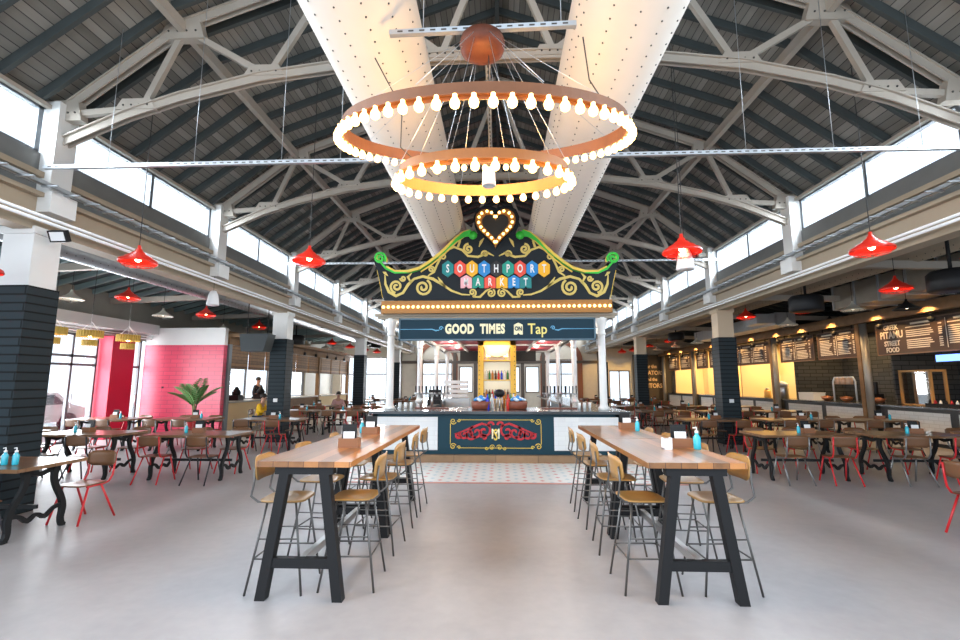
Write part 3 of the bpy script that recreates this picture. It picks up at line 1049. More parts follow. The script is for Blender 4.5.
# spaced evenly by length
acc = [0]
for i in range(1, 201): acc.append(acc[-1] + math.dist(H3[i - 1], H3[i % 200]))
for q in range(22):
    tgt = acc[-1] * (q + .5) / 22
    i = min(range(200), key=lambda k_: abs(acc[k_] - tgt))
    c = bb.copy(); c.name = 'heart_bulb'; COL.objects.link(c); c.parent = ho; c.location = (H3[i][0], -.15, H3[i][1])

# ------------------------------------------------------------------ GOOD TIMES sign
GY = 10.62
gc = at(497.5, 329, GY)
t = thing('tap_sign', 'long navy sign reading GOOD TIMES ON Tap hung under the canopy', 'sign', (gc.x, GY, gc.z))
a, b = at(399, 318.5, GY), at(596, 340, GY)
x0, x1, z0, z1 = a.x - gc.x, b.x - gc.x, b.z - gc.z, a.z - gc.z
MB().box(x0, x1, 0, .1, z0, z1).build('board', mat('tap_sign_navy', (.006, .03, .05), .6, spec=.25), t)
MB().box(x0, x1, -.02, 0, z0, z0 + .035).box(x0, x1, -.02, 0, z1 - .035, z1).box(x0, x0 + .035, -.02, 0, z0, z1).box(x1 - .035, x1, -.02, 0, z0, z1).build('frame', mat('tap_frame', (.07, .13, .17), .4), t)


def gtx(px): return at(px, 329, GY).x - gc.x


text('lettering', 'GOOD', .29, creamt, t, (gtx(459.5), -.003, -.005), sx=.68, bold=.016, spacing=1.12)
text('lettering', 'TIMES', .29, creamt, t, (gtx(492.5), -.003, -.005), sx=.68, bold=.016, spacing=1.12)
text('lettering', 'Tap', .34, mat('yellow_lettering', (.8, .68, .2), .5), t, (gtx(537.5), -.003, -.01), sx=.85, bold=.004)
MB().box(x0 + .3, x0 + .36, .05, .4, z1 - .05, z1 + .0).box(x1 - .36, x1 - .3, .05, .4, z1 - .05, z1).box(-.03, .03, .05, .4, z1 - .05, z1).build('wall_brackets', black, t)
bx_ = gtx(518.3)
bd = MB().prism([(bx_ - .1, -.13), (bx_ - .04, -.13), (bx_, -.09), (bx_ + .04, -.13), (bx_ + .1, -.13), (bx_ + .1, .09), (bx_ + .05, .12), (bx_, .14), (bx_ - .05, .12), (bx_ - .1, .09)], -.02, 0).build('badge', creamt, t)
text('lettering', 'ON', .13, navy2, bd, (bx_, -.024, 0), sx=.8, bold=.006)
for s in (-1, 1):
    fl = MB()
    cx_ = gtx(441) if s < 0 else gtx(553)
    fl.ribbon([(cx_ + s * q, z) for q, z in ((.95, 0), (.5, 0), (.2, 0.0), (.12, -.03), (.04, -.02))], [.01, .012, .02, .03, .02], -.01, 0)
    fl.ribbon([(cx_ - s * (x), z) for x, z in spiral(.0, .02, .05, 0, 1.3, 1)], .018, -.01, 0)
    fl.build('flourish', mat('sign_sky_blue', (.12, .38, .6), .5), t)

# ------------------------------------------------------------------ back bar unit
UY = 15.4
a, b = at(478, 341, UY), at(516.5, 405, UY)
uc = (a.x + b.x) / 2; uw = (b.x - a.x) / 2; ut = a.z
t = thing('back_bar_shelving', 'tall gold-framed lit shelving unit standing in the middle of the bar', 'shelving', (uc, UY, .16))
MB().box(-uw, -uw + .18, 0, .5, 0, ut - .16).box(uw - .18, uw, 0, .5, 0, ut - .16).box(-uw, uw, 0, .5, ut - .3, ut - .16).build('gold_frame', goldm, t)
MB().box(-uw + .18, uw - .18, .45, .5, 0, ut - .3).build('back_panel', mat('mirror_backing', (.75, .62, .42), .2, .4), t)
for z in (1.0, 1.62, 2.25): MB().box(-uw + .18, uw - .18, .05, .45, z, z + .03).build('shelf', goldm, t)
MB().prism([(-uw + .18, 2.75), (-uw + .3, 2.45), (0, 2.38), (uw - .3, 2.45), (uw - .18, 2.75), (uw - .18, ut - .3), (-uw + .18, ut - .3)][::-1], 0.02, .3).build('lit_header', mat('warm_header', (.85, .7, .45), .6), t)
for s in (-1, 1):
    for q in range(18):
        if s == -1 and q == 0:
            sb = MB().sphere((0, 0, 0), .018, 8, 5).build('stud_bulb', mat('stud_dark', (.12, .05, .01), .4), t, (s * (uw - .05), -.01, .3 + q * .15)); continue
        c = sb.copy(); COL.objects.link(c); c.location = (s * (uw - .05), -.01, .3 + q * .15)
for yy in (12.0, 15.0, 18.5, 21.5):
    for xx in (-1.9, 1.7):
        light('canopy_light', 'POINT', (xx, yy, 3.05), (0, 0, 0), 25, (1, .9, .75), .06)
light('shelf_light', 'AREA', (uc, UY + .2, ut - .35), (0, 0, 0), 9, (1, .8, .5), .8, .2)
light('shelf_light', 'AREA', (uc, UY - .3, 2.9), (R(50), 0, 0), 7, (1, .8, .5), .8, .2)

# bottles
def bottle(name, m, h=.3, r=.038, cap=black):
    t = thing(name, '', 'bottle')
    MB().lathe([(r * .9, 0), (r, .01), (r, h * .6), (r * .9, h * .68), (r * .38, h * .78), (r * .34, h * .95)], 12).build('glass_body', m, t)
    MB().lathe([(r * .42, h * .95), (r * .42, h), (.001, h)], 10).build('cap', cap, t)
    return Proto(t)


BM = [('amber', mat('amber_glass', (.45, .16, .02), .15)), ('green', mat('green_glass', (.03, .2, .05), .15)), ('clear', mat('pale_glass', (.7, .75, .75), .12)), ('blue', mat('blue_glass', (.02, .05, .6), .15)), ('red', mat('red_glass', (.6, .03, .02), .2)), ('brown', mat('brown_glass', (.08, .03, .01), .15))]
BP = [(n_, bottle('spirit_bottle', m_)) for n_, m_ in BM]
shn = ['lowest shelf', 'middle shelf', 'top shelf']
for si, z in enumerate((1.03, 1.65, 2.28)):
    if si == 2: continue
    for q in range(8):
        n_, pr = BP[(q * 5 + si * 2) % 6]
        pr.place((uc - uw + .27 + q * (uw * 2 - .54) / 7, UY + .2, .16 + z), 0, '%s bottle on the %s of the gold unit, %s along from the left' % (n_, shn[si], ['first', 'second', 'third', 'fourth', 'fifth', 'sixth', 'seventh', 'last'][q]), 'bottles on the gold shelving')
for s, side in ((-1, 'left'), (1, 'right')):
    t = thing('table_lamp', 'small pale shaded lamp on the top shelf of the gold unit, %s one' % side, 'lamp', (uc + s * (uw - .33), UY + .2, .16 + 2.28 - .0), 0, 'lamps on the gold shelving')
    MB().lathe([(.05, 0), (.05, .02), (.012, .03), (.012, .14)], 10).build('base', gold, t)
    MB().lathe([(.08, .12), (.045, .26), (.02, .27)], 14).build('lamp_shade', mat('lit_shade', (1, .9, .7), .5, emit=(1, .8, .5), es=2.0), t)


def atz(x, y, z):
    d = _f + _r * ((x - 480) / 470) + _u * ((320 - y) / 470)
    return Vector((0, 0, 1.7)) + d * ((z - 1.7) / d.z)


# ------------------------------------------------------------------ things on the bar
tf = thing('beer_tap_tower', '', 'beer tap')
MB().box(-.13, .13, -.1, .1, 0, .03).build('drip_tray', mat('drip_tray_brown', (.16, .05, .03), .4), tf)
MB().tube([(0, 0, .03), (0, 0, .36)], .028, 10).tube([(-.16, 0, .36), (.16, 0, .36)], .024, 10).build('tower', steel, tf)
for x in (-.12, -.04, .04, .12):
    hnd = MB().tube([(x, -.02, .36), (x, -.05, .40), (x, -.06, .54)], [.008, .012, .016], 8).build('tap_handle', blackpl, tf)
    MB().tube([(x, -.02, .35), (x, -.07, .33), (x, -.075, .28)], .009, 8).build('spout', steel, hnd)
tfp = Proto(tf)
for px, wh in ((421, 'outer tower left of the gold unit'), (432, 'middle tower left of the gold unit'), (443, 'inner tower left of the gold unit'), (549, 'inner tower right of the gold unit'), (560, 'middle tower right of the gold unit'), (571, 'outer tower right of the gold unit')):
    p = at(px, 400, 11.45)
    tfp.place((p.x, 11.45, 1.09), 0, 'chrome beer tap tower with black handles, ' + wh, 'beer taps on the bar')
BPd = dict(BP)
for px, s, Y in ((481, 'left', 11.35), (517.5, 'right', 11.35)):
    x = at(px, 400, Y).x
    t = thing('round_tub', 'round wooden tub heaped with blue and white packets, %s of the gold unit' % s, 'tub', (x, Y, 1.09), 0, 'tubs on the bar')
    MB().lathe([(.19, 0), (.22, .02), (.235, .17), (.22, .18), (.2, .12), (.001, .1)], 20).build('tub', mat('tub_wood', (.22, .06, .03), .5), t)
    for q in range(16):
        a = q * 2.4; rr = .17 * math.sqrt(q / 16)
        MB().sphere((rr * math.cos(a), rr * math.sin(a), .19 + .1 * (1 - rr / .2)), .055, 7, 5, 1, .8, .6).build('packet', [mat('packet_blue', (.05, .28, .65), .3), mat('packet_pale', (.65, .75, .85), .3)][q % 2], t)
t = thing('drinks_cooler', 'black domed bowl on a bright steel stand at the middle of the bar', 'bowl', (at(499.5, 400, 11.3).x, 11.3, 1.09))
MB().sphere((0, 0, .37), .13, 16, 10, 1.0, 1.0, .75).build('bowl', blackpl, t)
for a in (30, 150, 270): MB().tube([(.1 * math.cos(R(a)), .1 * math.sin(R(a)), 0), (.06 * math.cos(R(a)), .06 * math.sin(R(a)), .3)], .015, 8).build('leg', steel, t)
for (px, kd, y_) in ((487.5, 'blue', 11.25), (508, 'red', 11.3), (492, 'clear', 11.6), (503.5, 'amber', 11.65), (489, 'green', 11.75), (511, 'green', 11.75), (513.5, 'clear', 11.9), (484, 'brown', 11.9)):
    x = at(px, 400, y_).x
    BPd[kd].place((x, y_, 1.09), 0, '%s bottle on the bar top, %s the black bowl' % (kd, {487.5: 'just left of', 508: 'just right of', 492: 'behind', 503.5: 'behind and right of', 489: 'behind the blue bottle left of', 511: 'near the right tub beyond', 513.5: 'behind the right tub, right of', 484: 'behind the left tub, left of'}[px]), 'bottles on the bar top', 1.2)
gl = thing('glassware', '', 'glass')
MB().lathe([(.03, 0), (.035, .005), (.04, .14), (.037, .14), (.032, .01), (.001, .01)], 12).build('tumbler', mat('glass_pale', (.75, .8, .82), .1), gl)
glp = Proto(gl)
for q, px in enumerate((400, 405, 410, 579, 585, 591)):
    p = at(px, 400, 11.5)
    glp.place((p.x, 11.5 + .1 * (q % 3), 1.09), 0, 'small tumbler on the bar top, %s of the %s tap towers' % (['outermost', 'middle', 'innermost', 'innermost', 'middle', 'outermost'][q], 'left' if q < 3 else 'right'), 'tumblers on the bar')
t = thing('till', 'black till standing on the left rear bar top', 'till', (-1.9, 14.0, 1.09))
MB().box(-.2, .2, -.2, .2, 0, .12).build('base', blackpl, t)
MB().box(-.19, .19, -.02, .02, .12, .42, Matrix.Rotation(R(-15), 4, 'X')).build('screen', blackpl, t)
t = thing('glass_washer', 'steel under-counter unit stacked with pale trays behind the bar', 'trays', (-1.55, 17.2, 0.16))
MB().box(-.5, .5, -.3, .3, 0, 1.0).build('cabinet', steel, t)
for q in range(4): MB().box(-.42, .42, -.25, .25, 1.03 + q * .16, 1.15 + q * .16).build('tray', whitepl, t)
tag(MB().box(-1.9, -.85, .0, .06, -.25, .25).build('dark_screen', blackpl, None, (0, 23.0, 3.0)), 'black screen hung at the far left under the bar canopy', 'screen', 'screens under the canopy')
tag(MB().box(.75, 1.8, .0, .06, -.25, .25).build('dark_screen', blackpl, None, (0, 23.0, 3.0)), 'black screen hung at the far right under the bar canopy', 'screen', 'screens under the canopy')

# ------------------------------------------------------------------ furniture shapes


def plate(hw, z0, z1, y, bulge, th=.012, n=12, rnd=.3, lean=0.):
    """curved back plate: rounded ends, bulging to -y"""
    mb = MB(); vs = []; m = n + 1
    rows = 5
    for side in (0, 1):
        for j in range(rows):
            for i in range(m):
                u = -1 + 2 * i / n
                sh = 1 - rnd * max(0, (abs(u) - .6) / .4) ** 2
                v = (j / (rows - 1) * 2 - 1) * sh
                z = (z0 + z1) / 2 + v * (z1 - z0) / 2
                yy = y - bulge * (1 - u * u) + (th if side else 0) - lean * (z - z0)
                vs.append((u * hw, yy, z))
    fs = []
    for j in range(rows - 1):
        for i in range(n):
            a = j * m + i
            fs.append((a, a + 1, a + m + 1, a + m))
            b = a + rows * m
            fs.append((b, b + m, b + m + 1, b + 1))
    o = rows * m
    for i in range(n):
        fs.append((i, i + o, i + 1 + o, i + 1)); a = (rows - 1) * m + i
        fs.append((a, a + 1, a + 1 + o, a + o))
    for j in range(rows - 1):
        a = j * m; fs.append((a, a + m, a + m + o, a + o))
        a = j * m + n; fs.append((a, a + o, a + m + o, a + m))
    return mb.add(vs, fs, True)


def seat_mb(w_, d_, z, th=.014, dip=.012):
    mb = MB(); N = 28; vs = []; fs = []
    for zz, off in ((z + th, 0), (z, 0)):
        for rr in (1., .93, .6, .0):
            for k_ in range(N):
                a = 2 * PI * k_ / N
                ca, sa = math.cos(a), math.sin(a)
                e = .45
                x = math.copysign(abs(ca) ** e, ca) * w_ / 2 * rr
                yv = math.copysign(abs(sa) ** e, sa) * d_ / 2 * rr
                dz = -dip * (1 - rr * rr) - (.02 * max(0, (yv / (d_ / 2)) - .6) if rr > .5 else 0)
                vs.append((x, yv, zz + dz - (.004 if rr == 1 and off == 0 and zz > z else 0)))
    for g in (0, 1):
        for r_ in range(3):
            for k_ in range(N):
                a = g * 4 * N + r_ * N + k_; b = g * 4 * N + r_ * N + (k_ + 1) % N
                f = (a, b, b + N, a + N)
                fs.append(f if g == 0 else f[::-1])
    for k_ in range(N):
        a, b = k_, (k_ + 1) % N
        fs.append((b, a, a + 4 * N, b + 4 * N))
    return mb.add(vs, fs, True)


def make_stool():
    t = thing('bar_stool', '', 'bar stool')
    seat_mb(.40, .38, .715).build('seat', ply, t)
    plate(.20, .88, 1.08, -.20, .035, .012, 12, .45, .12).build('backrest', ply, t)
    for sx in (-1, 1):
        for sy in (-1, 1):
            MB().tube([(sx * .14, sy * .12, .708), (sx * .225, sy * .23, 0)], .0095, 8).build('leg', gun, t)
        MB().tube([(sx * .14, .12, .706), (sx * .15, -.10, .706), (sx * .165, -.19, .715), (sx * .175, -.245, .76), (sx * .175, -.225, .88), (sx * .165, -.232, 1.0)], .0095, 8).build('back_support', gun, t)
    z = .27
    k_ = 1 - z / .708
    a, b = .14 + (.085) * k_, .12 + .11 * k_
    MB().tube([(-a, -b, z), (-a, b, z)], .007, 6).tube([(a, -b, z), (a, b, z)], .007, 6).tube([(-a, b, z), (a, b, z)], .007, 6).tube([(-a, -b, z), (a, -b, z)], .007, 6).build('footrest', gun, t)
    z = .42; k_ = 1 - z / .708; a, b = .14 + .085 * k_, .12 + .11 * k_
    for q in (-a, a): MB().tube([(q, -b, z), (q, b, z)], .006, 6).build('side_rail', gun, t)
    return t


stool = Proto(make_stool())
ordn = ['nearest', 'second', 'third', 'farthest']
for side, xc, rz, ys in (('right side of the left high table', -1.27, R(90), (4.28, 5.12, 6.0, 6.72)), ('left side of the right high table', 1.23, R(-90), (4.32, 5.2, 6.05, 6.8)),
                         ('left side of the left high table', -1.84, R(-90), (4.2, 5.0, 5.95, 6.7)), ('right side of the right high table', 1.87, R(90), (4.33, 5.1, 6.05, 6.8))):
    for i, yy in enumerate(ys):
        stool.place((xc, yy, 0), rz + R([2, -3, 3, -2][i]), 'plywood bar stool on thin rods, %s on the %s' % (ordn[i], side), 'bar stools at the high tables')


def make_high():
    t = thing('high_table', '', 'table')
    MB().box(-.39, .39, 0, 1.66, 1.025, 1.07).build('tabletop', hightop, t)
    for y_ in (.06, 1.6):
        fr = MB()
        fr.box(-.24, .24, y_ - .04, y_ + .04, .965, 1.025)
        fr.build('top_plate', black, t)
        MB().bar((-.26, y_, .28), (.26, y_, .28), .06, .075).build('crossbar', black, t)
        for s in (-1, 1):
            MB().add([(s * .31 + dx, y_ + dy, 0) for dx, dy in ((-.04, -.04), (.04, -.04), (.04, .04), (-.04, .04))] + [(s * .165 + dx, y_ + dy, .966) for dx, dy in ((-.04, -.04), (.04, -.04), (.04, .04), (-.04, .04))],
                     [(3, 2, 1, 0), (4, 5, 6, 7), (0, 1, 5, 4), (1, 2, 6, 5), (2, 3, 7, 6), (3, 0, 4, 7)]).build('leg', black, t)
    MB().bar((0, .08, .29), (0, 1.58, .29), .05, .06).build('stretcher', steel, t)
    return t


high = Proto(make_high())
for x, rx, side in ((-1.585, 3.86, 'left'), (1.57, 3.92, 'right')):
    high.place((x, rx, 0), 0, 'high plank table on black A-frame legs, near one of the %s pair' % side, 'high tables')
    high.place((x, rx + 1.67, 0), 0, 'high plank table on black A-frame legs, far one of the %s pair' % side, 'high tables')

# table-top items
sb_ = thing('sanitiser_bottle', '', 'bottle')
MB().lathe([(.026, 0), (.03, .01), (.03, .1), (.014, .125), (.014, .135)], 14).build('body', blueliq, sb_)
MB().lathe([(.013, .13), (.016, .14), (.016, .15), (.005, .155), (.005, .18)], 10).tube([(0, 0, .18), (-.03, 0, .175)], .006, 6).build('pump', whitepl, sb_)
sanit = Proto(sb_)
ca = thing('menu_caddy', '', 'caddy')
MB().box(-.1, .1, -.06, -.05, 0, .09).box(-.1, .1, .05, .06, 0, .09).box(-.1, -.09, -.05, .05, 0, .09).box(.09, .1, -.05, .05, 0, .09).box(-.09, .09, -.05, .05, 0, .01).build('wooden_box', mat('caddy_wood', (.25, .10, .04), .5), ca)
MB().box(-.085, .06, .02, .03, .01, .22, Matrix.Rotation(R(-6), 4, 'X')).build('black_menu', blackpl, ca)
MB().box(-.06, .05, -.03, -.025, .01, .15, Matrix.Rotation(R(-5), 4, 'X')).build('white_card', whitepl, ca)
caddy = Proto(ca)
nc = thing('napkin_holder', '', 'holder')
MB().box(-.04, .04, -.04, .04, 0, .01).box(-.04, -.035, -.04, .04, 0, .11).box(.035, .04, -.04, .04, 0, .11).box(-.035, .035, -.03, .03, .01, .10).build('clear_holder', mat('clear_acrylic', (.8, .82, .85), .1), nc)
napkin = Proto(nc)
caddy.place(atz(349.5, 447, 1.07), R(5), 'wooden menu caddy with white card on the near left high table', 'menu caddies')
caddy.place(atz(371, 434, 1.07), R(-5), 'wooden menu caddy on the far left high table', 'menu caddies')
sanit.place(atz(362, 433, 1.07), 0, 'blue sanitiser bottle on the left high tables', 'sanitiser bottles')
o = caddy.place(atz(681, 447, 1.07), R(-8), 'wooden menu caddy beside the clear napkin holder on the near right high table', 'menu caddies')
sanit.place(atz(697.5, 449.5, 1.07), 0, 'large looking blue sanitiser pump bottle on the near right high table', 'sanitiser bottles', 1.15)
napkin.place(atz(667, 449, 1.07), 0, 'clear napkin holder on the near right high table')
sanit.place(atz(637.5, 431, 1.07), 0, 'blue sanitiser pump bottle on the far right high table', 'sanitiser bottles')
caddy.place(atz(627, 429, 1.07), R(4), 'wooden menu caddy on the far right high table', 'menu caddies')


def smooth_line(pts, ws, k=4):
    P = []; W = []
    n = len(pts)
    for i in range(n - 1):
        p0, p1, p2, p3 = pts[max(i - 1, 0)], pts[i], pts[i + 1], pts[min(i + 2, n - 1)]
        for j in range(k):
            t = j / k
            P.append(tuple(.5 * (2 * p1[c] + (p2[c] - p0[c]) * t + (2 * p0[c] - 5 * p1[c] + 4 * p2[c] - p3[c]) * t * t + (3 * p1[c] - p0[c] - 3 * p2[c] + p3[c]) * t ** 3) for c in (0, 1)))
            W.append(ws[i] * (1 - t) + ws[i + 1] * t)
    P.append(pts[-1]); W.append(ws[-1])
    return P, W


def make_dining(wd):
    t = thing('dining_table', '', 'table')
    MB().box(-wd / 2, wd / 2, -.43, .43, .745, .785).build('tabletop', dinetop, t)
    for sx in (-1, 1):
        fx = sx * (wd / 2 - .16)
        M = Matrix.Translation((fx, 0, 0)) @ Matrix.Rotation(PI / 2, 4, 'Z')
        fr = MB()
        for s in (-1, 1):
            g = MB().ribbon(*smooth_line([(s * a, b) for a, b in ((.19, .745), (.17, .62), (.20, .50), (.29, .34), (.32, .22), (.31, .1), (.33, .03), (.37, .015))], [.10, .07, .06, .065, .07, .06, .06, .03]), -.02, .02)
            fr.add(g.v, g.f, False, M)
        g = MB().ribbon(*smooth_line([(-.30, .26), (-.2, .24), (-.1, .17), (0, .22), (.1, .17), (.2, .24), (.30, .26)], [.05, .04, .05, .035, .05, .04, .05]), -.015, .015)
        g.ribbon([(-.2, .72), (0, .66), (.2, .72)], .05, -.015, .015)
        fr.add(g.v, g.f, False, M)
        fr.build('cast_iron_leg_frame', iron, t)
    MB().bar((-wd / 2 + .16, 0, .3), (wd / 2 - .16, 0, .3), .03, .045).build('stretcher', iron, t)
    return t


def make_chair(frame, wood):
    t = thing('dining_chair', '', 'chair')
    seat_mb(.40, .38, .445).build('seat', wood, t)
    plate(.205, .63, .82, -.215, .03, .012, 10, .4, .1).build('backrest', wood, t)
    for s in (-1, 1):
        MB().tube([(s * .215, .22, 0), (s * .18, .10, .43)], .0125, 8).build('leg', frame, t)
        MB().tube([(s * .215, -.27, 0), (s * .18, -.07, .43)], .0125, 8).build('leg', frame, t)
        MB().tube([(s * .18, .12, .432), (s * .18, -.10, .432), (s * .182, -.17, .45), (s * .185, -.215, .52), (s * .185, -.23, .64), (s * .18, -.245, .79)], .0125, 8).build('back_frame', frame, t)
    return t


d160 = Proto(make_dining(1.6))
CH = {'red': Proto(make_chair(redtube, plyd)), 'grey': Proto(make_chair(greytube, plyd)), 'black': Proto(make_chair(darktube, plyd))}
tables = []
rowL = [5.4, 8.7, 12.2, 16.0, 19.3, 25.0, 28.0]
rown = ['front-row', 'second-row', 'third-row', 'fourth-row', 'fifth-row', 'sixth-row', 'back-row']
for ri, yy in enumerate(rowL):
    cols = {0: [(-5.92, 'outer')], 1: [(-5.55, 'inner'), (-7.65, 'middle'), (-9.6, 'outer')], 2: [(-5.9, 'inner'), (-8.2, 'middle'), (-10.2, 'outer')]}.get(ri, [(-5.2, 'inner'), (-7.0 if ri == 3 else -7.5, 'outer')] if ri < 6 else [(-5.3, 'inner'), (-7.4, 'outer')])
    for x, cn in cols:
        tables.append((x, yy, 'left-hall %s %s table' % (rown[ri], cn), ri))
rowR = [9.1, 12.55, 16.2, 19.4, 25.0, 28.2]
for ri, yy in enumerate(rowR):
    cols = [(5.45, 'inner'), (7.45, 'middle'), (9.4, 'outer')] if ri < 4 else [(5.6, 'inner'), (7.9, 'outer')]
    for x, cn in cols:
        tables.append((x, yy, 'right-hall %s %s table' % (['front-row', 'second-row', 'third-row', 'fourth-row', 'fifth-row', 'back-row'][ri], cn), ri))
colors = ['red', 'grey', 'red', 'black', 'grey', 'red', 'black', 'red', 'grey']
ci = 0
for (x, yy, ph, ri) in tables:
    d160.place((x, yy, 0), R(random.uniform(-1, 1)), 'plank dining table on cast-iron legs, ' + ph, 'dining tables')
    for sd in ('near', 'far'):
        for lr in (-1, 1):
            ci += 1
            c = colors[(ci * 5 + ri) % 9]
            sy = -1 if sd == 'near' else 1
            cx, cy = x + lr * .40 + random.uniform(-.04, .04), yy + sy * (.47 + random.uniform(0, .08))
            if ri == 0 and x < 0:
                if sd == 'near': c = 'black'
                elif lr == 1: c = 'red'; cx, cy = -5.23, 5.93
                else: c = 'grey'
            if x > 0 and ri == 0 and sd == 'near':
                c = {(-1, 5.45): 'grey', (1, 5.45): 'red', (-1, 7.45): 'grey', (1, 7.45): 'red'}.get((lr, x), 'red')
                cy = yy - .52
            if x < 0 and ri == 1 and sd == 'near' and x > -6: c = 'red' if lr == -1 else 'black'
            # chairs between the columns are left off where a column stands
            if any(abs(cx - sx * 6.53) < .46 and abs(cy - qy) < .48 for sx in (-1, 1) for qy in (6.14, 13.9, 22.0, 29.9)): continue
            if any(math.hypot(cx - qx, cy - qy) < .7 for qx, qy in ((-8.2, 16.0), (-6.9, 20.2))): continue
            rz = (0 if sd == 'near' else PI) + R(random.uniform(-7, 7))
            CH[c].place((cx, cy, 0), rz, '%s-framed wooden chair, %s side %s place at the %s' % (c, sd, 'left' if lr < 0 else 'right', ph), '%s-framed dining chairs' % c)
    k_ = random.uniform(-.2, .3)
    if not (ri == 0 and x < 0):
        caddy.place((x + k_, yy + .05, .785), R(random.uniform(-20, 20)), 'menu caddy with black menu on the ' + ph, 'menu caddies')
        sanit.place((x + k_ + random.choice((-.2, .2)), yy - .02, .785), 0, 'blue sanitiser bottle on the ' + ph, 'sanitiser bottles')
p = atz(12, 474, .785)
sanit.place(atz(4, 465, .785), 0, 'blue sanitiser bottle at the very left photo edge, front left table', 'sanitiser bottles', 1.05)
sanit.place(atz(15, 465, .785), 0, 'blue sanitiser bottle with white pump, right one on the front left table', 'sanitiser bottles', 1.05)
CH['red'].place((5.42, 5.72, 0), R(-78), 'red-framed wooden chair standing alone at the right photo edge', 'red-framed dining chairs')

# ------------------------------------------------------------------ left aisle: outer wall, doors, red brick wall
WX = -12.25
struct('wall_left_outer', MB().box(WX - .25, WX, 1.2, 36, 3.15, 4.6).box(WX - .25, WX, 1.2, 7.0, 0, 3.15).box(WX - .25, WX, 29.5, 36, 0, 3.15), mat('outer_wall_grey', (.34, .33, .29), .7, noise=.1))
mb = MB().box(WX, WX + .45, 1.2, 15.8, 3.35, 3.68)
struct('trim_40', mb, whitegloss)
mb = MB()
for z in (3.2, 3.28): mb.tube([(WX + .2, 1.2, z), (WX + .2, 16, z)], .025, 6)
struct('trim_41', mb, whitepl)
# aisle roofs
for s, side, n0 in ((-1, 'left', 42), (1, 'right', 44)):
    ox, oz, px_, pz = (12.25, 4.5, 9.4, 5.25) if s < 0 else (15.2, 4.3, 11, 5.25)
    mb = MB()
    for (xa, za, xb, zb) in ((ox, oz, px_, pz), (px_, pz, 6.62, 4.75)):
        p = [(s * xa, za), (s * xb, zb), (s * xb, zb + .06), (s * xa, za + .06)]
        mb.prism(p if s > 0 else p[::-1], 1.2, 35)
    struct('ceiling_aisle_' + side, mb, mat('aisle_roof', (.06, .085, .09), .7, noise=.2))
    mb = MB(); y = 1.5
    while y < 34.5:
        mb.bar((s * ox, y, oz - .07), (s * px_, y, pz - .07), .08, .15); mb.bar((s * px_, y, pz - .07), (s * 6.62, y, 4.68), .08, .15); y += .6
    struct('trim_%d' % n0, mb, mat('aisle_rafter', (.26, .35, .35), .6) if s < 0 else raftm)
    mb = MB()
    for ty in TY: mb.bar((s * (ox - .1), ty, oz - .25), (s * 6.6, ty, oz - .05), .12, .16)
    struct('trim_%d' % (n0 + 1), mb, cream)
# long riveted aisle ducts
for s, side, m_, xx, zz in ((-1, 'left', galv, 8.7, 4.42), (1, 'right', beige, 8.9, 4.5)):  # right duct: the warm light on it is put into its beige colour
    t = thing('aisle_duct', 'long riveted round duct running under the %s aisle roof' % side, 'duct', (s * xx, 1.5, zz))
    mb = MB().lathe([(.25, 0), (.25, 28)], 20, (0, 0, 0), Matrix.Rotation(R(-90), 4, 'X')); mb.build('duct_shell', m_, t)
    rv = MB()
    for a in (-100, -75, -45) if s < 0 else (-80, -105, -135):
        for j in range(120): rv.sphere((.25 * math.cos(R(a)), .2 + j * .2, .25 * math.sin(R(a))), .012, 5, 3)
    o = rv.build('rivet_rows', rivetm, t); o['kind'] = 'stuff'
t = thing('rectangular_duct', 'large folded galvanised duct under the right aisle roof above the menu boards', 'duct', (10.6, 9.2, 3.98))
MB().box(-.55, .55, 0, 5.2, -.1, .55).build('duct_shell', mat('galv_warm', (.42, .38, .32), .4, .6, noise=.15), t)
for q in range(7): MB().box(-.58, .58, q * .85, q * .85 + .05, -.13, .58).build('flange', galv, t)
t = thing('rectangular_duct', 'smaller galvanised duct with a silver bend, farther along the right aisle', 'duct', (10.2, 17, 3.85))
MB().box(-.35, .35, 0, 7, -.1, .35).box(-1.0, -.3, 0, .8, -.05, .3).build('duct_shell', galv, t)

# glazed doors and windows of the left wall
frame_m = mat('door_frame_grey', (.12, .12, .13), .5)


def glazing(name, ya, yb, z0, z1, muls, trs):
    fr = MB(); x0, x1 = WX - .16, WX - .08
    for yy in [ya, yb - .07] + list(muls): fr.box(x0, x1, yy, yy + .07, z0, z1)
    for z in [z0, z1 - .07] + list(trs): fr.box(x0, x1, ya, yb, z, z + .07)
    o = struct(name, fr, frame_m)
    MB().box(WX - .13, WX - .12, ya, yb, z0, z1).build('glass_pane', clearglass, o)
    return o


glazing('window_20', 7.0, 12.3, 0, 3.15, (8.7, 10.4), (2.3,))
d = glazing('door_1', 12.35, 14.0, 0, 3.15, (13.1,), (2.2, 2.45))
MB().tube([(WX - .04, 13.2, 1.0), (WX - .04, 13.2, 1.4)], .015, 8).build('door_handle', steel, d)
d = glazing('door_2', 15.0, 15.75, 0, 3.15, (), (2.2,))
MB().tube([(WX - .04, 15.6, .9), (WX - .04, 15.6, 1.3)], .015, 8).build('door_handle', steel, d)
glazing('window_21', 16.0, 29.5, 0.9, 3.15, (18.2, 20.4, 22.6, 24.8, 27.2), ())
struct('wall_left_sill', MB().box(WX - .2, WX, 16.0, 29.5, 0, .9), creamwall)
struct('wall_left_pier', MB().box(WX - .15, WX + .32, 14.05, 14.95, 0, 3.15), redpaint)
struct('wall_left_brick', MB().box(WX, -9.45, 15.8, 16.0, 0, 3.0), redbrick)
struct('wall_left_brick_top', MB().box(WX, -9.45, 15.82, 16.0, 3.0, 3.6), white)
tag(MB().box(-.03, .03, -.02, 0, -.03, .03).build('wall_knob', black, None, (-11.5, 15.8, 1.55)), 'small dark fitting on the pink brick wall', 'fitting')

